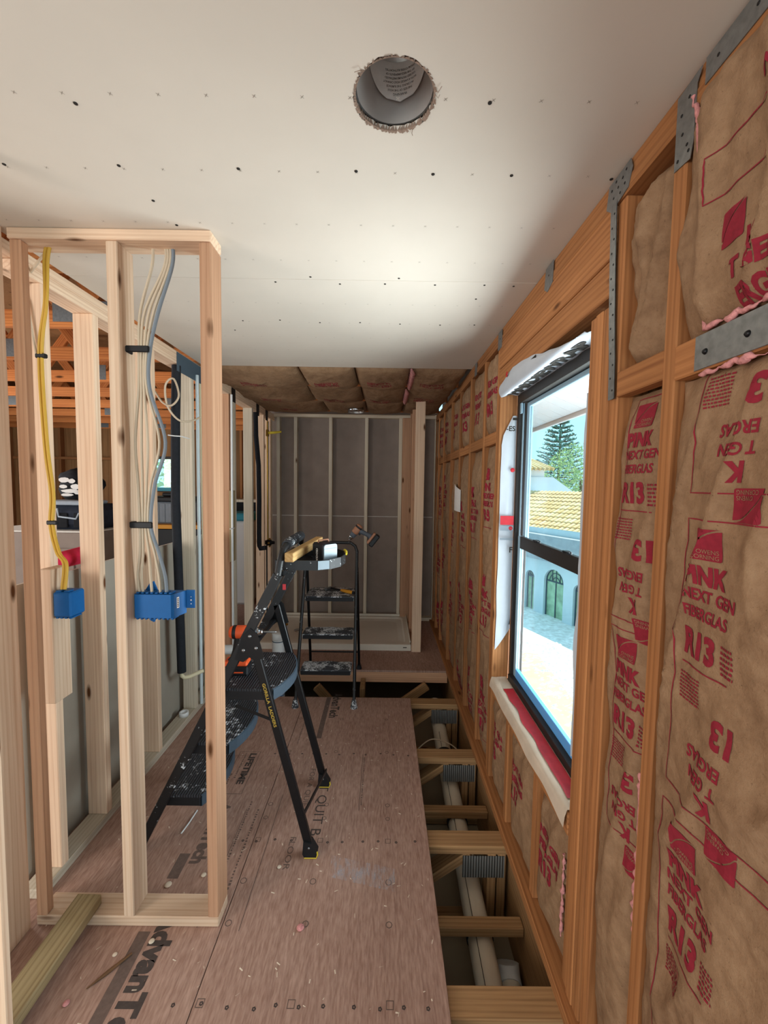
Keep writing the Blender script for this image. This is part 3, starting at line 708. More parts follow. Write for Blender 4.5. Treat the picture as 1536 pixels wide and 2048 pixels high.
# near bay
t, f = batt('large kraft-faced batt below the steel protector plate, nearest the camera on the right', 0.470, 0.872, 0.024, 1.832, 0.609, 0.034, 1.0, 56, 200, 1.5)
mb, wh = MB(), MB()
print_block_flip(mb, wh, 0.746, 1.800, f); small_print(mb, 0.735, 0.785, 1.76, 1.82, 9, f, 9)
frame_line(mb, 0.797, 1.605, 1.836, f, 0.50); frame_line(mb, 0.797, 1.030, 1.556, f, 0.50)
print_block(mb, wh, 0.774, 1.541, f); print_block_flip(mb, wh, 0.746, 1.215, f)
frame_line(mb, 0.800, 0.30, 0.990, f, 0.50); print_block(mb, wh, 0.774, 0.970, f); print_block_flip(mb, wh, 0.746, 0.64, f)
finish_print(t, mb, wh)
wool(t, [(0.598, 0.80-0.03*k, 1.829) for k in range(10)], 0.008, 1)
t, f = batt('kraft-faced batt above the steel protector plate, right of the tall near stud', 0.470, 0.872, 1.908, 2.372, 0.607, 0.044, 2.0, 44, 50, 1.6)
mb, wh = MB(), MB()
logo(mb, 0.742, 2.085, 0.05, 0.06, f); put_text(mb, 'T GEN', 0.72, 1.965, 0.032, f, 0.8); put_text(mb, 'ERGLA', 0.712, 1.915, 0.034, f, 0.72); put_text(mb, 'K', 0.685, 2.004, 0.028, f)
put_text(mb, 'NEXT GEN', 0.50, 2.26, 0.03, f, 0.8, flip=True); put_text(mb, 'FIBERGLAS', 0.47, 2.31, 0.032, f, 0.75, flip=True); frame_line(mb, 0.775, 2.12, 2.20, f, 0.62)
finish_print(t, mb)
wool(t, [(0.596, 0.858-0.004*k, 2.375-0.015*k) for k in range(6)] + [(0.60, 0.79-0.03*k, 1.913) for k in range(6)], 0.008, 2)
# narrow bay
t, f = batt('narrow kraft-faced batt between the two near studs, below the blocking', 0.912, 1.090, 0.024, 1.846, 0.632, 0.030, 3.0, 24, 130, 1.4)
mb, wh = MB(), MB()
print_block(mb, wh, 1.042, 1.815, f); print_block_flip(mb, wh, 1.03, 1.49, f); frame_line(mb, 1.040, 1.29, 1.83, f, 0.93); print_block(mb, wh, 1.036, 1.245, f); frame_line(mb, 1.040, 0.75, 1.265, f, 0.93); print_block_flip(mb, wh, 1.03, 0.92, f); finish_print(t, mb, wh)
wool(t, [(0.612, 0.922, 0.55+0.03*k) for k in range(8)] + [(0.612, 0.922, 0.9+0.03*k) for k in range(3)], 0.007, 3)
t, f = batt('crumpled kraft-faced batt between the two near studs, above the blocking', 0.912, 1.090, 1.916, 2.350, 0.645, 0.020, 4.0, 22, 40, 2.6)
# below the window
for k, (y0, y1) in enumerate(((1.245, 1.498), (1.540, 1.858), (1.900, 2.170))):
    t, f = batt('kraft-faced batt under the window sill, %s from the camera' % ORD[k], y0, y1, 0.024, 0.504, 0.622, 0.022, 10.0+k, 26, 40)
    mb = MB(); put_text(mb, 'FIBERGLAS', y1-0.05, 0.30, 0.03, f, 0.8); put_text(mb, 'NEXT GEN', y1-0.05, 0.35, 0.03, f, 0.8); put_text(mb, 'R13', y1-0.05, 0.22, 0.06, f)
    finish_print(t, mb)
    if k == 0: wool(t, [(0.602, 1.262, 0.15+0.035*q) for q in range(9)], 0.009, 5)
far = [(2.249, 2.498), (2.540, 2.898), (2.940, 3.288), (3.330, 3.698), (3.740, 4.178), (4.220, 4.548), (4.590, 4.778)]
for k, (y0, y1) in enumerate(far):
    for up in (0, 1):
        z0, z1 = ((0.024, 1.846), (1.914, 2.350))[up]
        lb = 'kraft-faced batt %s the blocking, %s stud bay beyond the window' % (('below', 'above')[up], ORD[k])
        t, f = batt(lb, y0, y1, z0, z1, 0.618+0.006*(k % 2), 0.018, 20.0+2*k+up, 18, (90, 24)[up], 1.3)
        mb = MB(); yy = y1 - 0.06 - 0.03*(k % 3)
        if y1-y0 > 0.2:
            if up:
                put_text(mb, 'R13', yy, 2.02, 0.07, f, 0.9, step=0.02); put_text(mb, 'FIBERGLAS', yy, 2.12, 0.034, f, 0.8, step=0.02); put_text(mb, 'NEXT GEN', yy, 2.18, 0.034, f, 0.8, step=0.02)
            else:
                for q in range(3):
                    zz = 1.72 - 0.62*q - 0.11*(k % 4)
                    logo(mb, yy, zz, 0.08, 0.07, f); put_text(mb, 'PINK', yy, zz-0.13, 0.045, f, 0.85, step=0.02); put_text(mb, 'NEXT GEN', yy, zz-0.175, 0.03, f, 0.88, step=0.02)
                    put_text(mb, 'FIBERGLAS', yy, zz-0.22, 0.03, f, 0.8, step=0.02); put_text(mb, 'R13', yy, zz-0.30, 0.062, f, 0.85, step=0.02); put_line(mb, [(yy+0.03, zz-0.34), (yy-0.16, zz-0.34)], 0.004, f)
        finish_print(t, mb)
# ceiling bays beyond the drywall
def cbatt(label, x0, x1, y0, y1, sag, seed):
    t = thing('insulation_batt', label, 'insulation', ((x0+x1)/2, (y0+y1)/2, 2.40))
    def f(x, y):
        u, v = (x-x0)/(x1-x0), (y-y0)/(y1-y0); e = (max(0, 4*u*(1-u)))**0.3 * (max(0, 4*v*(1-v)))**0.45
        return 2.452 - sag*e*(1+0.35*noise.noise(Vector((x*3, y*3, seed)))) + 0.012*(1-fold(x*7+y*3, y*6-x*4, seed)**5)*e + 0.004*noise.noise(Vector((x*25, y*18, seed)))
    nx, ny = max(10, int((x1-x0)*45)), 22; P = [[(x0+(x1-x0)*i/nx, y0+(y1-y0)*j/ny) for j in range(ny+1)] for i in range(nx+1)]
    P = [[(x, y, f(x, y)) for x, y in r] for r in P]; m = MB().grid(P)
    for row in (P[0], P[-1]): m.grid([row, [(p[0], p[1], 2.53) for p in row]], False)
    for j in (0, -1): m.grid([[r[j] for r in P], [(r[j][0], r[j][1], 2.53) for r in P]], False)
    m.grid([[(x, y, 2.53) for y in (y0, y1)] for x in (x0, x1)], False)
    m.build('kraft_facing', 'kraft_paper', t)
    if x1-x0 > 0.35 and seed < 49:
        pr = MB()
        for q, s in enumerate(('FIBERGLAS', 'NEXT GEN')):
            vs, fs, wd = text_poly(s, 0.02); h = 0.035; v2, f2 = cut_flat([((x0+x1)/2-0.12 + v[0]*h*0.8, (y0+y1)/2 + 0.05*q - 0.02 + v[1]*h) for v in vs], fs, 0.02)
            pr.add([(a, b, f(a, b)-0.002) for a, b in v2], f2)
        finish_print(t, pr)
    return t
rows = [(2.950, 3.518), (3.560, 4.128), (4.170, 4.738)]
xs = [[-1.345, -0.62, -0.215, 0.195, 0.598], [-1.345, -0.66, -0.20, 0.19, 0.598], [-1.345, -0.62, -0.19, 0.20, 0.598]]
rn = ['behind the drywall edge', 'in the middle bay', 'next to the back wall']; cn = ['leftmost', 'second from left', 'third from left', 'rightmost']
for r, (y0, y1) in enumerate(rows):
    for c in range(4):
        t = cbatt('sagging brown ceiling batt %s, %s' % (rn[r], cn[c]), xs[r][c], xs[r][c+1]-0.006, y0-0.016, y1+0.016, 0.085-0.012*r, 40.0+4*r+c)
        if c == 2 and r < 2: 
            m = MB()
            for q in range(8): m.tube([(xs[r][3]-0.01, y0+0.06*q, 2.425), (xs[r][3]+0.008, y0+0.06*q+0.05, 2.405), (xs[r][3]-0.005, y0+0.06*q+0.09, 2.425)], [0.008, 0.016, 0.008], 6)
            tag(m.build('pink_fibre', 'pink_wool', t), kind='stuff')
bc = thing('light_can', 'small shiny steel light can poking out of the ceiling insulation near the back wall', 'light can', (-0.30, 4.39, 2.38))
M = Matrix.Translation((-0.30, 4.39, 2.372))
MB().lathe([(0.078, 0), (0.082, 0), (0.082, 0.05), (0.078, 0.05), (0.078, 0.0)], M, 28).build('can_rim', 'chrome', bc, False)
MB().lathe([(0.077, 0.002), (0.076, 0.05), (0.0005, 0.05)], M, 28).build('can_body', 'can_metal', bc, False)

# ================================================================ WINDOW
win = struct('window_1')
Y0, Y1, Z0, Z1 = 1.244, 2.170, 0.585, 2.126
def wbox(name, a, b, mat, par=win, bev=0.002): return MB().bbox(a, b, bev).build(name, mat, par)
FX0, FX1 = 0.690, 0.752
wbox('frame_jamb', (FX0, Y1-0.028, Z0), (FX1, Y1, Z1), 'window_bronze'); wbox('frame_jamb', (FX0, Y0, Z0), (FX1, Y0+0.028, Z1), 'window_bronze')
wbox('frame_head', (FX0, Y0+0.028, Z1-0.085), (FX1, Y1-0.028, Z1), 'window_bronze'); wbox('frame_sill', (FX0-0.012, Y0+0.028, Z0), (FX1, Y1-0.028, Z0+0.035), 'window_bronze')
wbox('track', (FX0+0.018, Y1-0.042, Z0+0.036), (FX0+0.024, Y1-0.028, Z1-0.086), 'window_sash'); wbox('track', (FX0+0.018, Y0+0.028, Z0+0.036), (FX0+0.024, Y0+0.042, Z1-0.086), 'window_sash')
ZM = 1.300
def sash(x0, x1, z0, z1, top, bot, bm, tm):
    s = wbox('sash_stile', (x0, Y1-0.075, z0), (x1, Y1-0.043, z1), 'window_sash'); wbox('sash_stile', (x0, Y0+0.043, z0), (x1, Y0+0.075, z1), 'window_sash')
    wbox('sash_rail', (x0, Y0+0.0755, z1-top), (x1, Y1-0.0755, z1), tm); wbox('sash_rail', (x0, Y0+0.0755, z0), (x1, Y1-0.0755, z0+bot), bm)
    MB().box(((x0+x1)/2-0.002, Y0+0.075, z0+bot), ((x0+x1)/2+0.002, Y1-0.075, z1-top)).build('pane', 'window_glass', win)
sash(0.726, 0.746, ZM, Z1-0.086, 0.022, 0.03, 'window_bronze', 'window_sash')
sash(0.702, 0.722, Z0+0.036, ZM+0.062, 0.062, 0.045, 'window_blue', 'window_bronze')
for y in (1.55, 1.86):                                    # sash locks
    lk = MB().lathe([(0.026, 0), (0.024, 0.008), (0.012, 0.012), (0.0005, 0.012)], Matrix.Translation((0.700, y, ZM+0.0625)) @ Matrix.Scale(0.6, 4, (1, 0, 0)), 16)
    lo = lk.build('sash_lock', 'black_plastic', win); MB().bbox((0.684, y-0.035, ZM+0.068), (0.694, y+0.01, ZM+0.075), 0.002).build('lock_lever', 'black_metal', lo)
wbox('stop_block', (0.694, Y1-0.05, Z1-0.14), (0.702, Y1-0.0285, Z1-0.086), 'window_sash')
# flashing membranes round the opening
t = thing('flashing_membrane', 'white flashing membrane with red dots on the left jamb of the window', 'membrane', (0.64, 2.168, 0.75))
def sheet(name, P, mat, par, th=None): return MB().grid(P).build(name, mat, par, False)
P = []
for j in range(25):
    z = 0.78 + 1.20*j/24; row = []
    for i in range(7):
        u = i/6; left = 0.612 + (0.055*max(0, (z-1.86)/0.12) if z > 1.86 else 0) + 0.004*noise.noise(Vector((z*7, 1, 2)))
        zz = z + (0.12*(u-0.35) if z < 0.85 else 0)
        row.append((left + (0.688-left)*u, 2.166 - 0.010*math.sin(u*PI)*(0.6+0.5*noise.noise(Vector((u*3, z*6, 4)))), zz))
    P.append(row)
mem = sheet('sheet', P, 'membrane', t)
def jamb(mb, a, b, u0, u1, d=0.012): mb.add([(u0, 2.150-0.004, a), (u1, 2.150-0.004, a), (u1, 2.150-0.004, b), (u0, 2.150-0.004, b)], [(0, 1, 2, 3)])
m = MB(); jamb(m, 1.415, 1.462, 0.613, 0.683); m.build('red_band', 'red_tape', t)
for a_, b_ in ((1.385, 1.41), (1.335, 1.345)): m = MB(); jamb(m, a_, b_, 0.613, 0.683); m.build('grey_band', 'cable_grey', t)
m = MB(); jamb(m, 1.955, 1.968, 0.66, 0.684); vs, fs, wd = text_poly('-ES', 0.02)
m.add([(0.630 + v[0]*0.026, 2.146, 1.90 + v[1]*0.026) for v in vs], fs); vs, fs, wd = text_poly('F', 0.02); m.add([(0.665 + v[0]*0.03, 2.146, 1.27 + v[1]*0.03) for v in vs], fs); tag(m.build('print', 'black_ink', t, False), kind='stuff')
for z in (1.70, 1.398):
    MB().lathe([(0.0115, 0), (0.010, 0.002), (0.0005, 0.0025)], Matrix.Translation((0.668, 2.147, z)) @ Matrix.Rotation(PI/2, 4, 'X'), 14).build('cap_nail', 'red_tape', t)
t = thing('flashing_membrane', 'crumpled white flashing membrane with bold black lettering under the window header', 'membrane', (0.62, 1.75, 2.10))
P = []
for i in range(41):
    y = 1.252 + 0.915*i/40; s = i/40; row = []
    for j in range(13):
        v = j/12; lip = 0.10*math.sin(min(1, s*1.15)*PI*0.5)**1.5 * (1.05-0.35*max(0, s-0.8)/0.2)
        if v < 0.5:
            k = v/0.5; row.append((0.690-0.085*k, y, 2.085 + 0.028*math.sin(k*PI)*0.3 - 0.012*k + 0.004*noise.noise(Vector((y*14, k*3, 1)))))
        else:
            k = (v-0.5)/0.5; row.append((0.605-0.014*math.sin(k*PI)-0.002, y, 2.073 + lip*k + 0.010*k*noise.noise(Vector((y*9, k*2, 7)))))
    P.append(row)
sheet('sheet', P, 'membrane', t)
def head_pt(y, k, off=0.003): # on the underside roll of the membrane
    return (0.690-0.085*k - off*0.3, y, 2.085 + 0.028*math.sin(k*PI)*0.3 - 0.012*k - off)
vs, fs, wd = text_poly('HARDIEWRAP', 0.05); v2, f2 = cut_flat([(v[0]*0.058, v[1]*0.058) for v in vs], fs, 0.02)
m = MB(); m.add([head_pt(2.145 - a*1.55, 0.15 + b/0.058*0.62) for a, b in v2], f2)
q = [(2.16, 0), (1.62, 0)]; m.add([(0.5935, 2.16, 2.098), (0.5935, 1.66, 2.120), (0.5935, 1.66, 2.135), (0.5935, 2.16, 2.112)], [(0, 1, 2, 3)]); tag(m.build('print', 'black_ink', t, False), kind='stuff')
MB().lathe([(0.014, 0), (0.0005, 0.001)], Matrix.Translation((0.588, 2.03, 2.155)) @ Matrix.Rotation(-PI/2, 4, 'Y'), 14).build('cap_nail', 'red_tape', t)
t = thing('flashing_membrane', 'red tape and beige flashing membrane hanging over the window sill', 'membrane', (0.62, 1.70, 0.56))
P = []; P2 = []
for i in range(41):
    y = 1.248 + 0.918*i/40; nz = noise.noise(Vector((y*6, 3, 3)))
    P.append([(0.677 - 0.078*k, y, 0.590 + 0.003*noise.noise(Vector((y*20, k*4, 2)))) for k in (0, 0.33, 0.66, 1)] + [(0.594-0.006*k, y, 0.585-(0.045+0.012*nz)*k) for k in (0.33, 0.66, 1)])
    P2.append([(0.672 - (0.050+0.012*noise.noise(Vector((y*9, 1, 8))))*k, y, 0.594 + 0.003*noise.noise(Vector((y*20, k*4, 2)))) for k in (0, 0.3, 0.6, 1)])
sheet('sheet', P, 'membrane_beige', t); sheet('tape', P2[2:35], 'red_tape', t)
t = thing('flashing_membrane', 'torn strip of white membrane along the near jamb, seen edge on against the glass', 'membrane', (0.66, 1.25, 0.8))
P = [[(0.690-0.075*k, 1.2455 + 0.034*k*k*(1+0.7*noise.noise(Vector((z*5, k, 5)))), z) for k in (0, 0.25, 0.5, 0.75, 1)] for z in [0.75+1.15*j/30 for j in range(31)]]
sheet('sheet', P, 'membrane', t)

# ================================================================ OUTSIDE
gd = tag(MB().box((3.0, -30, -3.2), (80, 90, -3.0)).build('ground', 'gravel_white'), kind='structure')
rs = MB(); rnd = random.Random(3)
for k in range(900):
    x = rnd.uniform(3.6, 5.3); y = rnd.uniform(5.5, 12.0); r = rnd.uniform(0.03, 0.10)
    rs.add([(x-r, y, -2.998), (x, y-r*0.7, -2.998), (x+r*1.2, y, -2.998), (x, y+r*0.6, -2.998), (x, y, -2.998+r*0.55)], [(0, 1, 4), (1, 2, 4), (2, 3, 4), (3, 0, 4)])
tag(rs.build('gravel', 'gravel_white', None), 'white sunlit gravel spread below the window', 'gravel', None, 'stuff')
tag(MB().add([(2.9, 4.0, -2.985), (4.3, 4.0, -2.985), (4.05, 7.6, -2.985), (4.2, 8.6, -2.985), (4.35, 11.2, -2.985), (2.9, 11.4, -2.985)], [(0, 1, 2, 3, 4, 5)]).build('path', 'sand'), kind='structure')
sf = struct('soffit')
def sl_(x): return 2.42 - 0.41*(x-0.75)
for k in range(54):
    y = -0.5 + 0.155*k
    MB().add([(0.75, y, sl_(0.75)), (1.38, y, sl_(1.38)), (1.38, y+0.148, sl_(1.38)), (0.75, y+0.148, sl_(0.75)), (0.75, y, sl_(0.75)+.02), (1.38, y, sl_(1.38)+.02), (1.38, y+0.148, sl_(1.38)+.02), (0.75, y+0.148, sl_(0.75)+.02)],
             [(0,3,2,1),(4,5,6,7),(0,1,5,4),(1,2,6,5),(2,3,7,6),(3,0,4,7)]).build('soffit_panel', 'soffit_white', sf)
MB().add([(0.75, -0.6, sl_(0.75)+.021), (1.44, -0.6, sl_(1.44)+.021), (1.44, 8, sl_(1.44)+.021), (0.75, 8, sl_(0.75)+.021), (0.75, -0.6, sl_(0.75)+.06), (1.44, -0.6, sl_(1.44)+.06), (1.44, 8, sl_(1.44)+.06), (0.75, 8, sl_(0.75)+.06)],
         [(0,3,2,1),(4,5,6,7),(0,1,5,4),(1,2,6,5),(2,3,7,6),(3,0,4,7)]).build('soffit_backing', 'soffit_groove', sf)
MB().bbox((1.385, -0.6, sl_(1.38)-0.035), (1.41, 8, sl_(1.38)+0.10), 0.004).build('fascia', 'soffit_white', sf)
# neighbouring house
nh = thing('neighbour_house', 'white house with arched grille windows and tan tile roof outside the window', 'house', (6.0, 14.5, -3))
A, B = Vector((5.35, 16.2, 0)), Vector((6.75, 12.6, 0)); dr = (B-A).normalized(); nr = Vector((-dr.y, dr.x, 0)); nr = -nr if nr.x > 0 else nr   # nr points to our side
def HW(u, z, o=0.0): p = A + dr*u + nr*o; return (p.x, p.y, z)
LEN = (B-A).length
arch = [(0.75, 0.24, -1.75), (1.95, 0.46, -1.72), (3.10, 0.26, -1.80)]
def arch_poly(c, hw, zs, z0=-3.0, n=10): return [(c-hw, z0), (c-hw, zs)] + [(c-hw*math.cos(PI*k/n), zs+hw*math.sin(PI*k/n)) for k in range(1, n)] + [(c+hw, zs), (c+hw, z0)]
wm = MB(); TOPZ = 0.15
def wq(pts):                                            # a facet of the wall, front and back
    n_ = len(pts); wm.add([HW(u, z) for u, z in pts] + [HW(u, z, -0.25) for u, z in pts], [tuple(range(n_)), tuple(range(n_, 2*n_))[::-1]])
ue = -3.0
for c, hw, zs in arch:
    wq([(ue, -3.0), (c-hw, -3.0), (c-hw, TOPZ), (ue, TOPZ)]); ap = arch_poly(c, hw, zs)[1:-1]
    for i in range(len(ap)-1):
        (ua, za), (ub, zb) = ap[i], ap[i+1]
        if ub-ua > 1e-6: wq([(ua, za), (ub, zb), (ub, TOPZ), (ua, TOPZ)])
    full = arch_poly(c, hw, zs)
    for i in range(len(full)-1): wm.add([HW(*full[i]), HW(*full[i+1]), HW(*full[i+1], -0.25), HW(*full[i], -0.25)], [(0, 1, 2, 3)])
    ue = c+hw
wq([(ue, -3.0), (LEN+3, -3.0), (LEN+3, TOPZ), (ue, TOPZ)])
wm.build('wall', 'stucco_white', nh, False)
for c, hw, zs in arch:
    g = MB(); pl = arch_poly(c, hw, zs); g.add([HW(u, z, -0.14) for u, z in pl], [tuple(range(len(pl)))]); gl = g.build('window', 'arch_glass', nh)
    r = MB()
    pl2 = [(u, z) for u, z in pl]; r.tube([HW(u, z, -0.12) for u, z in pl2], 0.03, 6)
    for du in (-0.4, 0, 0.4): r.tube([HW(c+du*hw, zs, -0.12), HW(c+du*hw, zs+hw*0.9*math.sqrt(1-du*du), -0.12)], 0.015, 5)
    r.tube([HW(c-hw, zs, -0.12), HW(c+hw, zs, -0.12)], 0.025, 5); r.tube([HW(c, -3, -0.12), HW(c, zs, -0.12)], 0.02, 5)
    for rr_ in (0.35, 0.68): r.tube([HW(c-hw*rr_*math.cos(PI*k/10), zs+hw*rr_*math.sin(PI*k/10), -0.12) for k in range(11)], 0.013, 5)
    r.build('grille', 'iron_dark', gl)
for u in (0.25, 3.45, 3.75): MB().tube([HW(u, -3, 0.05), HW(u, 0.1, 0.05)], 0.06, 8).build('column', 'roof_grey', nh)
# pantile roof: rows of barrel tiles
EA, EB = Vector((4.6, 17.2, 0.02)), Vector((8.2, 11.6, 0.02)); er = (EB-EA); el = er.length; er.normalize(); back = Vector((er.y, -er.x, 0)); back = back if back.x > 0 else -back; slope = (back*math.cos(0.36) + Vector((0, 0, math.sin(0.36)))).normalized(); nn = er.cross(slope); nn = nn if nn.z > 0 else -nn
MB().add([tuple(EA - er*2 - nn*0.05), tuple(EB + er*4 - nn*0.05), tuple(EB + er*4 + slope*4.2 - nn*0.05), tuple(EA - er*2 + slope*4.2 - nn*0.05)], [(0, 1, 2, 3)]).build('roof', 'roof_tile', nh)
tm = MB(); n = 6
vs = []; 
for L_ in (0, 0.42):
    for k in range(n+1):
        a = PI*k/n; vs.append((-0.085*math.cos(a), L_, 0.055*math.sin(a) + (0.03 if L_ == 0 else 0)))
tm.add(vs, [(k, k+1, n+2+k, n+1+k) for k in range(n)], True); tm.add(vs[:n+1], [tuple(range(n+1))]); tme = tm.mesh('tile'); tme.materials.append(MATS['roof_tile'])
R = Matrix((er, slope, nn)).transposed().to_4x4(); cnt = 0; rest = MB()
for row in range(10):
    for k in range(int((el+4)/0.20)):
        p = EA - er*1.0 + er*(0.20*k) + slope*(0.40*row); Mx = Matrix.Translation(p) @ R
        if row < 7 and 5 <= k < 45 and cnt < 280: put('roof_tile', tme, 'roof_tile', nh, Mx); cnt += 1
        else: rest.add([Mx @ Vector(v) for v in vs], [(q, q+1, n+2+q, n+1+q) for q in range(n)], True)
tag(rest.build('roof_tiles', 'roof_tile', nh, False), kind='stuff')
MB().tube([tuple(EA - er*2 - nn*0.12), tuple(EB + er*4 - nn*0.12)], 0.07, 8).build('gutter', 'roof_grey', nh)
# upper storey with hipped roof
def hbox(name, a, b, mat): MB().bbox(a, b, 0.01).build(name, mat, nh)
MB().add([(4.0, 20.2, 1.3), (9.5, 20.2, 1.3), (9.5, 24, 1.3), (4, 24, 1.3), (4.0, 20.5, 2.15), (8.4, 20.5, 2.15), (8.4, 23.7, 2.15), (4, 23.7, 2.15)], [(0,3,2,1),(4,5,6,7),(0,1,5,4),(1,2,6,5),(2,3,7,6),(3,0,4,7)]).build('parapet', 'soffit_white', nh); hbox('upper_wall', (4.0, 20.6, 2.15), (8.0, 24, 2.52), 'soffit_white')
hr = MB(); hr.add([(3.4, 20.2, 2.5), (8.3, 20.2, 2.5), (8.3, 25, 2.5), (3.4, 25, 2.5), (5.4, 22.6, 4.0), (6.3, 22.6, 4.0)], [(0, 1, 5, 4), (1, 2, 5), (2, 3, 4, 5), (3, 0, 4)]); hr.build('hip_roof', 'roof_tile', nh)
e0, e1 = Vector((3.4, 20.2, 2.52)), Vector((8.3, 20.2, 2.52))
for k in range(24): MB().tube([e0.lerp(e1, k/23), e0.lerp(e1, k/23).lerp(Vector((5.9, 22.6, 3.95)), 0.4)], 0.085, 6).build('ridge_tile', 'roof_tile', nh)
band = MB(); band.add([HW(-3, -0.95, 0.35), HW(LEN+3, -0.95, 0.35), HW(LEN+3, -0.05, 0.35), HW(-3, -0.05, 0.35), HW(-3, -0.95, 0.02), HW(LEN+3, -0.95, 0.02), HW(LEN+3, -0.05, 0.02), HW(-3, -0.05, 0.02)], [(0,3,2,1),(4,5,6,7),(0,1,5,4),(1,2,6,5),(2,3,7,6),(3,0,4,7)]); band.build('eave_band', 'roof_grey', nh)
# trees
def foliage(mb, pts, size, rnd):
    for p in pts:
        a = Vector((rnd.gauss(0, 1), rnd.gauss(0, 1), rnd.gauss(0, .6))).normalized(); b = a.cross(Vector((rnd.gauss(0, 1), rnd.gauss(0, 1), rnd.gauss(0, 1)))).normalized(); s = size*rnd.uniform(0.6, 1.3)
        p = Vector(p); mb.add([p-a*s, p+b*s*0.4, p+a*s, p-b*s*0.4], [(0, 1, 2, 3)])
def pine(x, y, z0, h, label, seed):
    rnd = random.Random(seed); t = thing('pine_tree', label, 'tree', (x, y, z0)); MB().tube([(x, y, z0), (x, y, z0+h)], [h*0.018, h*0.004], 8).build('trunk', 'bark', t)
    br = MB(); lf = MB()
    for k in range(24):
        u = (k+1)/25; z = z0 + h*(0.15+0.85*u); r = h*0.27*(1-u)**0.75 + 0.1
        for q in range(7):
            a = q*2*PI/7 + k*0.6 + rnd.uniform(-.2, .2); e = Vector((x+r*math.cos(a), y+r*math.sin(a), z+r*0.22)); br.tube([(x, y, z), ((x+e.x)/2, (y+e.y)/2, z+r*0.02), e], h*0.003, 4)
            foliage(lf, [Vector((x, y, z)).lerp(e, rnd.uniform(0.25, 1.05)) + Vector((rnd.gauss(0, .07), rnd.gauss(0, .07), rnd.gauss(0, .04)))*r*0.8 for _ in range(34)], h*0.011, rnd)
    br.build('branch', 'bark', t, False); tag(lf.build('needles', 'leaf_dark', t, False), kind='stuff')
def bush(x, y, z0, h, r, mat, label, seed, n=5000):
    rnd = random.Random(seed); t = thing('leafy_tree', label, 'tree', (x, y, z0)); MB().tube([(x, y, z0), (x, y, z0+h*0.7)], [h*0.03, h*0.01], 8).build('trunk', 'bark', t)
    lf = MB(); pts = []
    while len(pts) < n:
        p = Vector((rnd.uniform(-1, 1), rnd.uniform(-1, 1), rnd.uniform(-1, 1)))
        if p.length < 1 and noise.noise(p*2.2 + Vector((seed, 0, 0))) > -0.15: pts.append((x+p.x*r, y+p.y*r, z0+h*0.6+p.z*h*0.42))
    foliage(lf, pts, r*0.042, rnd); tag(lf.build('foliage', mat, t, False), kind='stuff')
pine(15.0, 35.5, -3, 11.2, 'tall dark Norfolk pine rising behind the tiled roof outside', 1)
bush(12.4, 26.0, -3, 7.4, 2.5, 'leaf_green', 'pale green leafy tree in front of the tall pine outside', 2)
pine(12.6, 40.0, -3, 8.6, 'small distant pine at the left edge of the upper pane', 5)
# ================================================================ SHOWER PAN, POST-FLOOR ITEMS
def rounded(x0, x1, y0, y1, r, n=5):
    out = []
    for cx, cy, a0 in ((x1-r, y1-r, 0), (x0+r, y1-r, PI/2), (x0+r, y0+r, PI), (x1-r, y0+r, 1.5*PI)):
        out += [(cx + r*math.cos(a0 + PI/2*k/n), cy + r*math.sin(a0 + PI/2*k/n)) for k in range(n+1)]
    return out
def rings(mb, loops, cap=True, smooth=False):
    n = len(loops[0]); vs = [p for l in loops for p in l]
    mb.add(vs, [(i*n+k, i*n+(k+1) % n, (i+1)*n+(k+1) % n, (i+1)*n+k) for i in range(len(loops)-1) for k in range(n)], smooth)
    if cap: mb.add(loops[-1], [tuple(range(n))]); mb.add(loops[0], [tuple(range(n))[::-1]])
    return mb
pn = thing('shower_pan', 'low white shower pan on the floor against the back wall', 'shower pan', (-0.49, 4.39, 0))
X0, X1, YP0, YP1 = -1.272, 0.294, 3.947, 4.842
lp = lambda ins, r, z: [(x, y, z) for x, y in rounded(X0+ins, X1-ins, YP0+ins, YP1-ins, r)]
rings(MB(), [lp(0, 0.008, 0.0), lp(0, 0.008, 0.055), lp(0.006, 0.01, 0.060), lp(0.05, 0.05, 0.060), lp(0.065, 0.06, 0.045), lp(0.12, 0.10, 0.034), lp(0.30, 0.12, 0.028)]).build('pan_body', 'pan_white', pn)
for nm, a, b in (('rear_flange', (X0, YP1-0.012, 0.0605), (X1, YP1, 0.085)), ('side_flange', (X0, YP0+0.05, 0.0605), (X0+0.01, YP1-0.013, 0.085)), ('side_flange', (X1-0.01, YP0+0.05, 0.0605), (X1-0.001, YP1-0.013, 0.085))): MB().bbox(a, b, 0.002).build(nm, 'pan_white', pn)
MB().bbox((0.215, YP0-0.0012, 0.028), (0.252, YP0-0.0003, 0.036), 0.0004).build('drip_slot', 'dark_void', pn)
MB().lathe([(0.05, 0), (0.05, 0.003), (0.0005, 0.003)], Matrix.Translation((-0.9, 4.4, 0.0285)), 20).build('drain', 'chrome', pn)
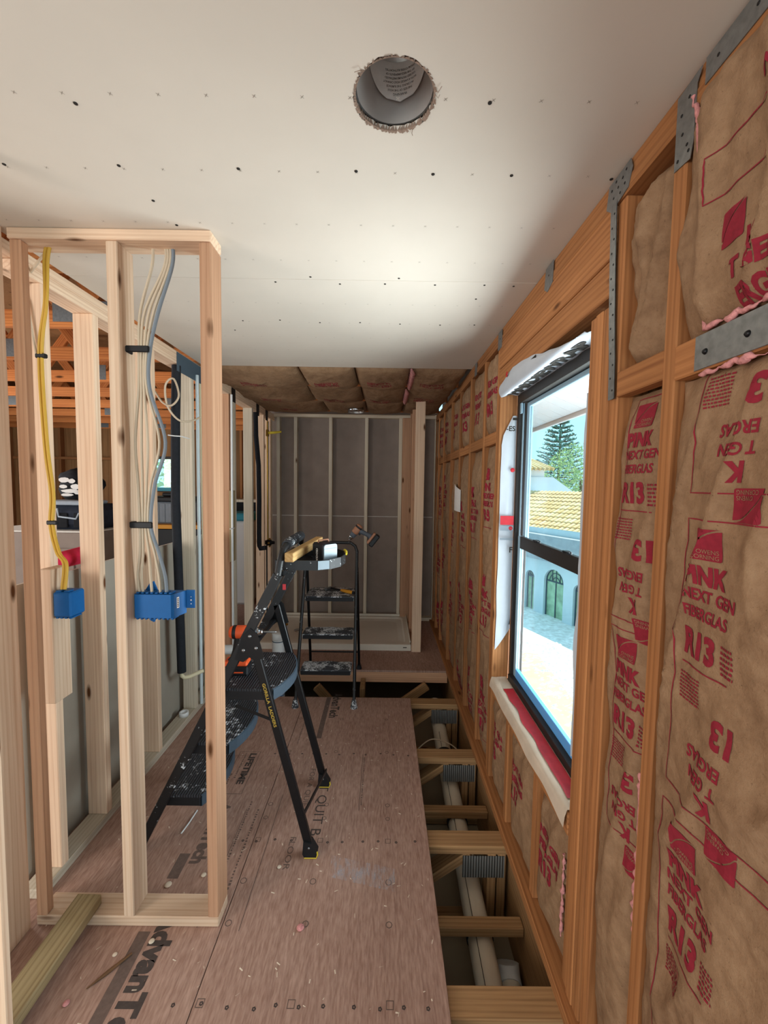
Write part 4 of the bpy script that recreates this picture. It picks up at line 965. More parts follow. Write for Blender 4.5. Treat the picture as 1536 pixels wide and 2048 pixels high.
# ================================================================ STEP LADDERS
def bar(mb, p0, p1, wd, th, side=(0, 1, 0)):
    p0, p1 = Vector(p0), Vector(p1); z = (p1-p0).normalized(); y = Vector(side); y = (y-y.dot(z)*z).normalized(); x = y.cross(z); l = (p1-p0).length
    M = Matrix.Translation((p0+p1)/2) @ Matrix((x, y, z)).transposed().to_4x4(); mb.bbox((-wd/2, -th/2, -l/2), (wd/2, th/2, l/2), 0.003, M); return M
def tread_mat():
    t = NT('ribbed_tread'); v = t.coords((1, 1, 1)); w1 = t.new('TexWave', bands_direction='X'); w1.inputs['Scale'].default_value = 28; t.link(v, w1.inputs['Vector'])
    n = t.noise(v, 70, 3, 0.6); n2 = t.noise(v, 9, 3); m = t.new('Math', operation='MULTIPLY'); t.link(n, m.inputs[0]); t.link(n2, m.inputs[1])
    k = t.ramp(m.outputs[0], [(0.335, (0, 0, 0, 1)), (0.37, (1, 1, 1, 1))]); c = t.mix(k, t.ramp(w1.outputs['Fac'], [(0.2, L('14161a')), (0.8, L('363a42'))]), L('b4b8be'))
    t.bump(w1.outputs['Fac'], 0.9, 0.004); t.fin(c, 0.55, 0, 0.5)
tread_mat()
plain('tread_edge', '3f4c58', 0.5)
ld = thing('step_ladder', 'large black folding step ladder with yellow-trimmed feet and a tool tray, nearest the camera', 'ladder', (-0.66, 1.9, 0))
YN, YF = 1.70, 2.12
FOOT, PIV, TOP = (-1.040, 0.0), (-0.553, 0.976), (-0.432, 1.235)
for y in (YN, YF):
    m = MB(); bar(m, (FOOT[0], y, 0.02), (TOP[0], y, TOP[1]), 0.040, 0.024); m.build('front_rail', 'black_paint_specks', ld)
    m = MB(); Mr = bar(m, (-0.548, y, 0.985), (-0.296, y, 0.03), 0.034, 0.024); rl = m.build('rear_leg', 'black_metal', ld)
    sgn = -1 if y == YN else 1
    g = MB(); poly = [(-0.612, 0.875), (-0.575, 0.985), (-0.545, 1.01), (-0.515, 0.985), (-0.488, 0.885), (-0.515, 0.872), (-0.55, 0.885), (-0.575, 0.865)]
    Mg = Matrix(((1, 0, 0, 0), (0, 0, 1, y + sgn*0.013), (0, 1, 0, 0), (0, 0, 0, 1))); g.prism(poly, 0 if sgn > 0 else -0.003, 0.003 if sgn > 0 else 0, Mg); gp = g.build('gusset', 'black_metal', ld)
    for x, z in ((-0.548, 0.975), (-0.575, 0.915), (-0.522, 0.925)):
        MB().lathe([(0.0075, 0), (0.006, 0.003), (0.0004, 0.004)], Matrix.Translation((x, y+sgn*0.016, z)) @ Matrix.Rotation(-sgn*PI/2, 4, 'X'), 10).build('rivet', 'steel', gp)
    ft = MB(); poly = [(-0.322, 0.075), (-0.288, 0.068), (-0.262, 0.022), (-0.266, 0.004), (-0.318, 0.004), (-0.326, 0.02)]
    Mg = Matrix(((1, 0, 0, 0), (0, 0, 1, y), (0, 1, 0, 0), (0, 0, 0, 1))); ft.prism(poly, -0.019, 0.019, Mg); fo = ft.build('foot', 'black_plastic', ld)
    MB().tube([(-0.262, y-0.017, 0.03), (-0.2605, y-0.017, 0.018), (-0.266, y-0.017, 0.0035), (-0.318, y-0.017, 0.0035)], 0.0034, 6).build('foot_trim', 'yellow_plastic', fo)
    MB().lathe([(0.005, 0), (0.0004, 0.002)], Matrix.Translation((-0.298, y-0.0195, 0.048)) @ Matrix.Rotation(PI/2, 4, 'X'), 8).build('rivet', 'steel', fo)
    ff = MB(); ff.bbox((-1.065, y-0.017, 0.0), (-1.012, y+0.017, 0.05), 0.006); ff.build('foot', 'black_plastic', ld)
    b = MB(); bar(b, (-0.615, y-sgn*0.005, 0.665), (-0.45, y-sgn*0.005, 0.60), 0.014, 0.006); b.build('side_brace', 'black_metal', ld)
b = MB(); bar(b, (-0.335, YN, 0.165), (-0.283, YF, 0.085), 0.022, 0.006, (1, 0, 0)); b.build('rear_brace', 'black_metal', ld)
b = MB(); bar(b, (-0.56, YN, 0.90), (-0.56, YF, 0.90), 0.018, 0.018, (1, 0, 0)); b.build('spreader_bar', 'black_metal', ld)
hd = MB(); hp = [(TOP[0]-0.005, YN, TOP[1]-0.02), (-0.424, YN, 1.29), (-0.416, YN+0.02, 1.335), (-0.410, YN+0.06, 1.352), (-0.408, 1.9, 1.356), (-0.410, YF-0.06, 1.352), (-0.416, YF-0.02, 1.335), (-0.424, YF, 1.29), (TOP[0]-0.005, YF, TOP[1]-0.02)]
hd.tube(hp, 0.0145, 12); hdo = hd.build('hand_rail', 'black_paint_specks', ld)
gr = MB(); gr.tube([(-0.411, YN+0.055, 1.350), (-0.408, 1.9, 1.356), (-0.411, YF-0.055, 1.350)], 0.0205, 14)
for k in range(9): gr.lathe([(0.0205, 0), (0.0235, 0.004), (0.0205, 0.008)], Matrix.Translation((-0.409, 1.80+0.03*k, 1.355)) @ Matrix.Rotation(-PI/2, 4, 'X'), 14)
gr.build('foam_grip', 'tread_specks', hdo)
def tread(x0, x1, bul, z, nm):
    n = 10; yy0, yy1 = YN+0.016, YF-0.016
    edge = [(x1 + bul*math.sin(PI*k/n)**0.8, yy0 + (yy1-yy0)*k/n) for k in range(n+1)]
    poly = [(x0, yy0)] + edge + [(x0, yy1)]
    t = MB().prism(poly, z-0.012, z).build(nm, 'ribbed_tread', ld)
    e2 = MB(); a = [(x, y, z-0.001) for x, y in edge] ; b = [(x+0.005, y, z-0.050) for x, y in edge]; c = [(x-0.004, y, z-0.050) for x, y in edge]; d_ = [(x-0.006, y, z-0.012) for x, y in edge]
    a2 = [(x+0.006, y, z-0.004) for x, y in edge]; e2.grid([a, a2, b, c, d_], False); e2.build('tread_lip', 'tread_edge', t)
    MB().box((x0, yy0+0.001, z-0.050), (x1-0.001, yy0+0.004, z-0.012)).box((x0, yy1-0.004, z-0.050), (x1-0.001, yy1-0.001, z-0.012)).box((x0, yy0+0.004, z-0.050), (x0+0.003, yy1-0.004, z-0.012)).build('tread_skirt', 'black_plastic', t)
tread(-0.945, -0.775, 0.05, 0.255, 'tread'); tread(-0.825, -0.655, 0.05, 0.492, 'tread'); tread(-0.72, -0.463, 0.055, 0.735, 'platform')
tr = MB(); poly = [(-0.455, 1.735), (-0.275, 1.735), (-0.225, 1.765), (-0.185, 1.83), (-0.172, 1.92), (-0.185, 2.01), (-0.225, 2.07), (-0.275, 2.10), (-0.455, 2.10)]
tr.prism(poly, 1.246, 1.250); n = len(poly)
for dz0, dz1, ins in ((1.246, 1.288, 0.0),):
    ctr = Vector((-0.33, 1.917)); inn = [tuple(ctr + (Vector(p)-ctr)*0.965) for p in poly]
    rings(tr, [[(x, y, 1.250) for x, y in poly], [(x, y, 1.288) for x, y in poly], [(x, y, 1.288) for x, y in inn], [(x, y, 1.252) for x, y in inn]], False)
tro = tr.build('tool_tray', 'black_paint_specks', ld)
MB().add([(-0.272, 1.7335, 1.249), (-0.227, 1.7600, 1.249), (-0.227, 1.7600, 1.286), (-0.272, 1.7335, 1.286)], [(0, 1, 2, 3)]).build('tray_label', 'silver_label', tro)
MB().tube([(-0.172, 1.95, 1.282), (-0.176, 1.98, 1.292), (-0.186, 2.01, 1.292)], 0.006, 6).build('tray_clip', 'yellow_plastic', tro)
for y in (YN+0.02, YF-0.02): bb = MB(); bar(bb, (-0.475, y, 1.19), (-0.40, y, 1.246), 0.02, 0.004); bb.build('tray_bracket', 'black_metal', ld)
MB().box((-0.513, YF-0.0145, 1.065), (-0.496, YF-0.0135, 1.095)).build('warning_sticker', 'label_red', ld)
vs, fs, wd = text_poly('GORILLA  LADDERS', 0.02); a = Vector((-0.548, 0, 0.985)); e = Vector((-0.296, 0, 0.03)); dd = (e-a).normalized(); up = Vector((-dd.z, 0, dd.x)); up = up if up.x > 0 else -up
m = MB(); h_ = 0.013; m.add([tuple(a + dd*(0.22 + v[0]*h_*1.25) + up*(v[1]*h_-0.006) + Vector((0, YN-0.0128, 0))) for v in vs], fs); m.build('gold_lettering', 'gold_ink', ld, False)

l2 = thing('step_ladder', 'smaller paint-spattered black step ladder with three padded steps behind the large one', 'ladder', (-0.4, 3.2, 0))
for s, xb, xt in ((-1, -0.615, -0.600), (1, -0.190, -0.200)):
    c = 0.06; MB().tube([(xb, 2.900, 0.03), (xb*0.5+xt*0.5, 3.06, 0.54), (xt, 3.215, 1.03), (xt, 3.232, 1.09), (xt - s*0.015, 3.24, 1.13), (xt - s*0.05, 3.243, 1.155), (-0.4, 3.243, 1.157)], 0.0125, 10).build('front_tube', 'black_paint_specks', l2)
    MB().tube([(xb, 3.535, 0.02), (xt, 3.27, 0.95)], 0.0115, 10).build('rear_tube', 'black_metal', l2)
    MB().lathe([(0.024, 0), (0.026, 0.006), (0.018, 0.045), (0.015, 0.06), (0.0005, 0.06)], Matrix.Translation((xb, 2.895, 0.0)), 14).build('rubber_foot', 'tread_specks_heavy', l2)
    MB().lathe([(0.022, 0), (0.023, 0.006), (0.016, 0.035), (0.013, 0.05), (0.0005, 0.05)], Matrix.Translation((xb, 3.537, 0.0)), 14).build('rubber_foot', 'black_rubber', l2)
    bb = MB(); bar(bb, (xt, 3.20, 0.74), (xt, 3.34, 0.70), 0.016, 0.005, (1, 0, 0)); bb.build('spreader', 'black_metal', l2)
MB().tube([(-0.602, 3.49, 0.17), (-0.193, 3.49, 0.17)], 0.007, 8).build('rear_crossbar', 'black_metal', l2)
def pad(x0, x1, y0, y1, z, th, wave):
    P = []
    for i in range(25):
        u = i/24; x = x0+(x1-x0)*u; row = []
        for j in range(11):
            v = j/10; e = min(1, 8*u, 8*(1-u))**0.5; dz = wave*math.cos(u*4*PI)*0.4 + 0.004*math.sin(v*PI)
            row.append((x, y0+(y1-y0)*v, z + dz - 0.006*(1-e)))
        P.append(row)
    m = MB().grid(P); lo = [[(p[0], p[1], z-th) for p in r] for r in P]
    m.grid([[r[0] for r in P], [r[0] for r in lo]]); m.grid([[r[-1] for r in P], [r[-1] for r in lo]]); m.grid([P[0], lo[0]]); m.grid([P[-1], lo[-1]]); m.grid([[lo[0][0], lo[0][-1]], [lo[-1][0], lo[-1][-1]]])
    return m
for x0, x1, y0, y1, z, wv in ((-0.590, -0.220, 2.945, 3.10, 0.255, 0.006), (-0.592, -0.212, 3.03, 3.19, 0.492, 0.006), (-0.588, -0.212, 3.12, 3.40, 0.755, 0.0)):
    st_ = pad(x0, x1, y0, y1, z, 0.032, wv).build('step', 'tread_specks_heavy', l2)
    MB().bbox((x0+0.004, y0-0.004, z-0.036), (x1-0.004, y0-0.0005, z-0.006), 0.0015).build('step_edge', 'black_plastic', st_)
# ================================================================ TOOLS
def driver(name, label, M, body, grip, s=1.0, bit=0.06):
    t = thing(name, label, 'power tool', M.to_translation()); X = M @ Matrix.Scale(s, 4); RY = Matrix.Rotation(PI/2, 4, 'Y')
    b = MB().lathe([(0.0005, -0.075), (0.024, -0.073), (0.030, -0.06), (0.031, -0.01), (0.029, 0.012), (0.0005, 0.013)], X @ RY, 16); b.build('motor_housing', body, t)
    MB().lathe([(0.0305, -0.058), (0.0318, -0.055), (0.0318, -0.045), (0.0305, -0.042)], X @ RY, 16).build('vent_band', 'black_plastic', t)
    MB().lathe([(0.0285, 0.0135), (0.027, 0.03), (0.022, 0.05), (0.0005, 0.051)], X @ RY, 16).build('gear_nose', 'grey_tool', t)
    c = MB().lathe([(0.022, 0.0515), (0.022, 0.060), (0.017, 0.062), (0.017, 0.072), (0.013, 0.076), (0.0005, 0.077)], X @ RY, 16).build('collet', 'chrome', t)
    MB().lathe([(0.0045, 0.0772), (0.0045, 0.077+bit*0.8), (0.002, 0.077+bit), (0.0002, 0.077+bit)], X @ RY, 8).build('bit', 'steel', c)
    g = MB(); loops = []
    for z, cx, rx, ry in ((-0.022, -0.030, 0.024, 0.018), (-0.05, -0.036, 0.021, 0.017), (-0.085, -0.044, 0.019, 0.016), (-0.115, -0.050, 0.022, 0.018), (-0.128, -0.05, 0.034, 0.026)):
        loops.append([X @ Vector((cx+rx*math.cos(2*PI*k/14), ry*math.sin(2*PI*k/14), z)) for k in range(14)])
    rings(g, loops, True, True); g.build('grip', grip, t)
    MB().bbox((-0.012, -0.008, -0.05), (0.0, 0.008, -0.026), 0.003, X).build('trigger', 'black_plastic', t)
    ba = MB().bbox((-0.098, -0.034, -0.150), (0.012, 0.034, -0.1285), 0.006, X).build('battery_mount', body, t)
    bt = MB().bbox((-0.100, -0.037, -0.192), (0.016, 0.037, -0.1505), 0.007, X).build('battery', 'black_plastic', t)
    MB().box((-0.085, -0.0385, -0.178), (-0.005, -0.0372, -0.172), X).build('battery_stripe', body, bt)
    return t
d1 = driver('impact_driver', 'orange and black impact driver standing on the platform of the large ladder', Matrix.Translation((-0.622, 1.865, 0.928)) @ Matrix.Rotation(0.05, 4, 'Z'), 'orange_tool', 'black_plastic')
Md = Matrix.Translation((-0.215, 3.232, 1.243)) @ Matrix.Rotation(PI, 4, 'Z') @ Matrix.Rotation(0.92, 4, 'Y')
driver('impact_driver', 'dusty brown and black impact driver hooked on the top bar of the smaller ladder', Md, 'copper_tool', 'grey_tool', 0.92, 0.012)
hm = thing('hammer', 'claw hammer with amber yellow handle lying on the top step of the smaller ladder', 'hammer', (-0.36, 3.28, 0.76))
p0, p1 = Vector((-0.225, 3.165, 0.776)), Vector((-0.425, 3.31, 0.776)); dv = p1-p0
MB().tube([p0, p0+dv*0.12, p0+dv*0.45, p0+dv*0.5], [0.013, 0.015, 0.012, 0.008], 10).build('grip', 'handle_amber', hm); MB().tube([p0-dv*0.06, p0], [0.012, 0.014], 10).build('grip_cap', 'black_rubber', hm)
MB().tube([p0+dv*0.5, p0+dv*0.95], 0.008, 8).build('shaft', 'black_metal', hm)
sd = Vector((dv.y, -dv.x, 0)).normalized(); hc = p0+dv*0.97
MB().tube([hc-sd*0.055, hc-sd*0.035, hc-sd*0.03, hc, hc+sd*0.03, hc+sd*0.07+Vector((0, 0, -0.004))], [0.014, 0.014, 0.010, 0.012, 0.009, 0.003], 10).build('head', 'steel', hm)
# offcut and boxed tool on the tray
oc = thing('wood_offcut', 'square pine offcut lying across the tool tray of the large ladder', 'wood', (-0.38, 1.97, 1.29))
beam('offcut_body', (-0.384, 1.685, 1.3085), (-0.345, 2.24, 1.3085), 0.038, 0.038, 'block_wood', oc)
bx = thing('boxed_tool', 'small black case with a rounded silver face standing on the tool tray', 'tool case', (-0.26, 1.86, 1.2505))
Mb = Matrix.Translation((-0.262, 1.865, 1.2515)) @ Matrix.Rotation(0.85, 4, 'Z')
MB().bbox((-0.040, -0.035, 0.0), (0.040, 0.045, 0.098), 0.008, Mb).build('case_body', 'black_plastic', bx)
sf_ = MB(); fp = rounded(-0.038, 0.038, 0.005, 0.093, 0.012); Mf = Mb @ Matrix(((1, 0, 0, 0), (0, 0, 1, -0.041), (0, 1, 0, 0), (0, 0, 0, 1)))
fc = sf_.prism(fp, 0, 0.0055, Mf).build('silver_face', 'silver_label', bx)
MB().box((-0.037, -0.0418, 0.074), (0.037, -0.0412, 0.0752), Mb).box((-0.037, -0.0418, 0.022), (0.037, -0.0412, 0.0232), Mb).build('face_groove', 'cable_grey', fc)
vs, fs, wd = text_poly('RIDGID', 0.03); m = MB(); m.add([Mb @ Vector((-0.0408, 0.012 - v[1]*0.012, 0.018 + v[0]*0.0125)) for v in vs], fs); m.build('side_lettering', 'paper_white', bx, False)
MB().tube([Mb @ Vector((-0.03, 0.01, 0.098)), Mb @ Vector((-0.028, 0.01, 0.108)), Mb @ Vector((0.028, 0.01, 0.108)), Mb @ Vector((0.03, 0.01, 0.098))], 0.004, 6).build('carry_handle', 'copper_tool', bx)
# ================================================================ ELECTRICAL ON THE LEFT
def spline(pts, n=8):
    pts = [Vector(p) for p in pts]; out = []
    for i in range(len(pts)-1):
        p0, p1, p2, p3 = pts[max(i-1, 0)], pts[i], pts[i+1], pts[min(i+2, len(pts)-1)]
        for k in range(n):
            t = k/n; out.append(0.5*((2*p1) + (p2-p0)*t + (2*p0-5*p1+4*p2-p3)*t*t + (3*p1-p0-3*p2+p3)*t**3))
    out.append(pts[-1]); return out
def cable(label, pts, r, mat, group=None, name='electric_cable'):
    return tag(MB().tube(spline(pts), r, 8).build(name, mat), label, 'cable', group)
eb = thing('outlet_box', 'small blue single-gang outlet box on the short block at the far left', 'outlet box', (-1.18, 1.53, 1.10))
M = Matrix.Translation((0, 0, 0))
MB().bbox((-1.2125, 1.499, 1.106), (-1.146, 1.575, 1.200), 0.006).build('box_shell', 'box_blue', eb)
for k in range(2): MB().bbox((-1.204+0.03*k, 1.503, 1.2005), (-1.184+0.03*k, 1.53, 1.206), 0.002).build('knockout_clamp', 'box_blue', eb)
for k in range(4): MB().bbox((-1.208+0.016*k, 1.505, 1.100), (-1.198+0.016*k, 1.56, 1.1055), 0.001).build('rib', 'box_blue', eb)
eb = thing('outlet_box', 'wide blue four-gang electrical box on the middle stud with grey and white cables', 'outlet box', (-0.80, 1.47, 1.13))
poly = [(-0.8785, 1.445), (-0.872, 1.437), (-0.745, 1.437), (-0.738, 1.444), (-0.722, 1.505), (-0.8785, 1.505)]
sh = MB().prism(poly, 1.130, 1.214).build('box_shell', 'box_blue', eb)
for k in range(8): MB().bbox((-0.872+0.0165*k, 1.445, 1.2145), (-0.861+0.0165*k, 1.475, 1.220), 0.0015).build('knockout_clamp', 'box_blue', sh)
for k in range(9): MB().bbox((-0.874+0.0155*k, 1.445, 1.121), (-0.866+0.0155*k, 1.49, 1.1295), 0.0015).build('rib', 'box_blue', sh)
MB().bbox((-0.722, 1.503, 1.148), (-0.690, 1.506, 1.216), 0.001).build('flange', 'box_blue', eb)
for z, r in ((1.19, 0.0016), (1.178, 0.0030), (1.164, 0.0022)): MB().lathe([(r, 0), (0.0002, 0.0005)], Matrix.Translation((-0.704, 1.5028, z)) @ Matrix.Rotation(PI/2, 4, 'X'), 10).build('nail_hole', 'paper_white', eb)
ey = Vector((0.016, 0.061, 0)).normalized(); ex = Vector((0.061, -0.016, 0)).normalized(); cpt = Vector((-0.7355, 1.4535, 0)) + ex*0.0006
lbm = MB(); lbm.add([tuple(cpt + ey*a + Vector((0, 0, z))) for a, z in ((0.004, 1.160), (0.016, 1.160), (0.016, 1.200), (0.004, 1.200))], [(0, 1, 2, 3)]); lbo = lbm.build('sticker', 'paper_white', eb)
lt = MB()
for k in range(5): lt.add([tuple(cpt + ex*0.0004 + ey*a_ + Vector((0, 0, z_))) for a_, z_ in ((0.007, 1.165+0.0065*k), (0.013, 1.165+0.0065*k), (0.013, 1.1685+0.0065*k), (0.007, 1.1685+0.0065*k))], [(0, 1, 2, 3)])
tag(lt.build('sticker_print', 'black_ink', lbo, False), kind='stuff')
for zs, zz in ((1, 1.214), (-1, 1.13)):
    tb = MB(); pl = [(-0.868, 0.0), (-0.850, 0.028*zs), (-0.838, 0.034*zs), (-0.824, 0.0)] ; tb.prism(pl, -0.004, 0.004, Matrix(((1, 0, 0, 0), (0, 0, 1, 1.498), (0, 1, 0, zz), (0, 0, 0, 1)))); tb.build('nail_tab', 'box_blue', eb)
gy = 'yellow cables to the small blue box'
for k, (dx, rr_) in enumerate(((0, 0.0055), (0.011, 0.0055))):
    cable('yellow cable running down the left stud to the small blue box, %s of two' % ('left', 'right')[k], [(-1.145+dx, 1.45, 2.41), (-1.165+dx, 1.46, 2.36), (-1.225+dx*0.6, 1.53, 2.25), (-1.292+dx, 1.578, 2.08), (-1.285+dx, 1.579, 1.75), (-1.268+dx, 1.579, 1.56), (-1.275+dx, 1.579, 1.44), (-1.235+dx, 1.555, 1.34), (-1.190+dx, 1.53, 1.30), (-1.192+dx, 1.52, 1.207)], rr_, 'cable_yellow', gy)
cable('brown shadowed cable on the far left stud above the first black staple', [(-1.16, 1.47, 2.40), (-1.33, 1.575, 2.34), (-1.326, 1.578, 2.25), (-1.303, 1.579, 2.08)], 0.0045, 'cable_white')
for z, x, nm in ((2.075, -1.287, 'upper'), (1.45, -1.268, 'lower')):
    c_ = thing('cable_staple', 'small black staple holding the yellow cables, %s one' % nm, 'staple', (x, 1.58, z)); MB().bbox((x-0.018, 1.572, z-0.008), (x+0.022, 1.587, z+0.008), 0.003).build('staple_body', 'black_plastic', c_)
tops = [(-0.790, 'cable_white', 0.0048), (-0.748, 'cable_white', 0.0045), (-0.740, 'cable_white', 0.0048), (-0.731, 'cable_white', 0.0045), (-0.722, 'cable_grey', 0.006)]
ends = [-0.866, -0.854, -0.822, -0.792, -0.770]
nmz = ['leftmost white cable', 'second white cable from the left', 'third white cable from the left', 'fourth white cable from the left', 'thick grey cable']
for k, (x, m_, r) in enumerate(tops):
    o = 0.0095*(k-2)
    cable('%s hanging from the top plate into the wide blue box' % nmz[k], [(x, 1.45, 2.41), (x-0.004, 1.45, 2.34), (-0.805+o*1.6, 1.448, 2.19), (-0.822+o, 1.444-0.002*(k % 2), 2.06), (-0.826+o, 1.444, 1.93), (-0.820+o*2.2+(0.02 if k > 2 else 0), 1.447, 1.75), (-0.826+o*1.5, 1.445, 1.60), (-0.832+o, 1.444, 1.46), ((-0.832+o+ends[k])/2+0.004, 1.446, 1.36), (ends[k], 1.45, 1.28), (ends[k], 1.458, 1.216)], r, m_, 'cables into the wide blue box')
for z, nm in ((2.06, 'upper'), (1.461, 'lower')):
    c_ = thing('cable_strap', 'black plastic strap clamping the white cables to the middle stud, %s one' % nm, 'strap', (-0.84, 1.44, z))
    MB().bbox((-0.8795, 1.428, z-0.011), (-0.800, 1.4345, z+0.011), 0.003).build('strap_front', 'black_plastic', c_); MB().bbox((-0.8795, 1.4345, z-0.011), (-0.872, 1.462, z+0.011), 0.002).build('strap_foot', 'black_plastic', c_)
# ================================================================ PIPES
def pipe(name, label, parts, cat='pipe', loc=None):
    t = thing(name, label, cat, loc or parts[0][1][0])
    for nm, pts, r, mat in parts: MB().tube(pts, r, 12).build(nm, mat, t)
    return t
pipe('insulated_pipe', 'thick black foam-wrapped pipe standing in the left wall behind the wide blue box', [('foam_sleeve', [(-1.300, 2.63, 0.375), (-1.305, 2.62, 1.0), (-1.318, 2.625, 1.5), (-1.312, 2.63, 2.0), (-1.306, 2.64, 2.34)], 0.027, 'foam_black'), ('elbow', [(-1.300, 2.63, 0.374), (-1.300, 2.63, 0.35), (-1.285, 2.635, 0.335), (-1.26, 2.65, 0.335), (-1.20, 2.72, 0.345)], 0.013, 'pipe_cpvc'), ('tie', [(-1.345, 2.60, 1.905), (-1.305, 2.596, 1.90), (-1.27, 2.615, 1.90), (-1.26, 2.70, 1.895)], 0.0035, 'white_plastic')])
pipe('water_pipe', 'pale blue-white plastic pipe on the face of the left wall stud beside the black pipe', [('tube', [(-1.276, 2.86, 0.04), (-1.276, 2.86, 2.34)], 0.011, 'pex_bluewhite')])
pipe('water_pipe', 'cream plastic pipe with a low elbow, right of the blue-white pipe on the left wall', [('tube', [(-1.29, 2.965, 0.47), (-1.29, 2.955, 1.4), (-1.292, 2.94, 2.34)], 0.010, 'pipe_cpvc'), ('elbow', [(-1.29, 2.965, 0.468), (-1.29, 2.966, 0.45), (-1.27, 2.975, 0.44), (-1.20, 3.02, 0.44)], 0.012, 'pipe_cpvc'), ('lower_tube', [(-1.305, 2.99, 0.04), (-1.295, 2.985, 0.42)], 0.010, 'pipe_cpvc')])
pipe('water_pipe', 'thin white pipe in front of the green-tinted block on the left wall', [('tube', [(-1.258, 3.44, 0.05), (-1.258, 3.44, 1.2), (-1.262, 3.46, 2.34)], 0.009, 'pipe_white'), ('clip', [(-1.262, 3.40, 1.235), (-1.246, 3.44, 1.235), (-1.262, 3.50, 1.235)], 0.004, 'white_plastic')])
pipe('insulated_pipe', 'bent black foam-wrapped pipe between the studs near the shower', [('foam_sleeve', [(-1.30, 4.225, 2.33), (-1.298, 4.23, 2.1), (-1.275, 4.235, 1.80), (-1.272, 4.24, 1.45), (-1.275, 4.24, 1.1), (-1.272, 4.24, 0.97), (-1.26, 4.23, 0.945), (-1.20, 4.22, 0.955)], 0.024, 'foam_black')])
sv = pipe('shower_valve', 'brass shower valve on thin copper pipes beside the shower pan', [('riser', [(-1.285, 4.60, 0.97), (-1.285, 4.60, 2.30)], 0.008, 'brass'), ('hot_supply', [(-1.29, 4.575, 0.10), (-1.29, 4.575, 0.93)], 0.008, 'black_rubber'), ('cold_supply', [(-1.29, 4.63, 1.0), (-1.288, 4.635, 2.30)], 0.009, 'pipe_white')], 'valve')
MB().lathe([(0.0005, -0.06), (0.02, -0.06), (0.028, -0.03), (0.036, -0.02), (0.036, 0.02), (0.02, 0.03), (0.016, 0.06), (0.0005, 0.062)], Matrix.Translation((-1.27, 4.60, 0.955)) @ Matrix.Rotation(PI/2, 4, 'Y'), 12).build('valve_body', 'black_metal', sv)
for k in range(4): MB().lathe([(0.011, 0), (0.011, 0.05), (0.0005, 0.051)], Matrix.Translation((-1.265, 4.60, 0.955)) @ Matrix.Rotation(k*PI/2, 4, 'X'), 8).build('port', 'brass', sv)
tg = thing('pipe_stub', 'yellow plastic stub-out sticking into the room high above the shower valve', 'pipe fitting', (-1.25, 4.60, 2.16)); MB().tube([(-1.285, 4.56, 2.165), (-1.20, 4.55, 2.17), (-1.12, 4.55, 2.18)], [0.014, 0.014, 0.010], 10).build('stub', 'yellow_plastic', tg); MB().bbox((-1.285, 4.53, 2.13), (-1.262, 4.59, 2.20), 0.004).build('wall_ear', 'brass', tg)
dp = thing('drain_pipe', 'large white drain pipe stub rising through the gap in the floor', 'pipe', (-0.83, 3.27, 0)); MB().tube([(-0.83, 3.27, -0.43), (-0.83, 3.27, 0.36)], 0.050, 20).build('riser', 'pipe_white', dp); MB().lathe([(0.0505, 0), (0.052, 0.001), (0.052, 0.05), (0.046, 0.055), (0.0005, 0.055)], Matrix.Translation((-0.83, 3.27, 0.36)), 20).build('cap', 'pipe_white', dp)
MB().lathe([(0.0506, 0), (0.0508, 0.004), (0.0506, 0.008)], Matrix.Translation((-0.83, 3.27, 0.345)), 20).build('pen_line', 'iron_dark', dp); MB().lathe([(0.0506, 0), (0.0508, 0.004), (0.0506, 0.008)], Matrix.Translation((-0.83, 3.27, -0.10)), 20).build('pen_line', 'box_blue', dp)
d2 = thing('drain_pipe', 'small white pipe stub with a brass plug in front of the shower pan', 'pipe', (-0.90, 3.78, 0)); MB().tube([(-0.90, 3.78, 0.0), (-0.90, 3.78, 0.30)], 0.026, 16).build('riser', 'pipe_white', d2); MB().lathe([(0.03, 0), (0.03, 0.012), (0.012, 0.016), (0.012, 0.035), (0.0005, 0.035)], Matrix.Translation((-0.90, 3.78, 0.30)), 12).build('plug', 'brass', d2)
lp_ = thing('drain_pipe', 'white drain pipe with blue lettering lying low along the left wall', 'pipe', (-1.17, 3.05, 0.36)); MB().tube([(-1.262, 3.03, 0.36), (-1.08, 3.05, 0.36)], 0.035, 16).build('pipe_body', 'pipe_white', lp_); MB().tube([(-1.232, 3.034, 0.36), (-1.228, 3.034, 0.36)], 0.0356, 16).build('pen_line', 'box_blue', lp_)
fl = thing('drain_pipe', 'long beige drain pipe running below the floor trusses beside the subfloor edge', 'pipe', (0.43, 1.5, -0.25))
MB().tube([(0.455, 3.35, -0.205), (0.44, 2.4, -0.245), (0.425, 0.9, -0.315)], 0.052, 18).build('pipe_body', 'drain_pipe', fl)
for y in (2.72, 2.18, 1.62): 
    zc = np.interp(y, [0.9, 2.4, 3.35], [-0.315, -0.245, -0.205]); xc = np.interp(y, [0.9, 2.4, 3.35], [0.425, 0.44, 0.455])
    MB().lathe([(0.0525, -0.012), (0.057, -0.01), (0.057, 0.01), (0.0525, 0.012)], Matrix.Translation((xc, y, zc)) @ Matrix.Rotation(-PI/2, 4, 'X'), 18).build('hanger_strap', 'black_rubber', fl)
MB().tube([(0.432, 2.9, -0.172), (0.418, 2.4, -0.194), (0.40, 0.9, -0.267)], 0.0015, 4).build('printed_line', 'floor_ink', fl)
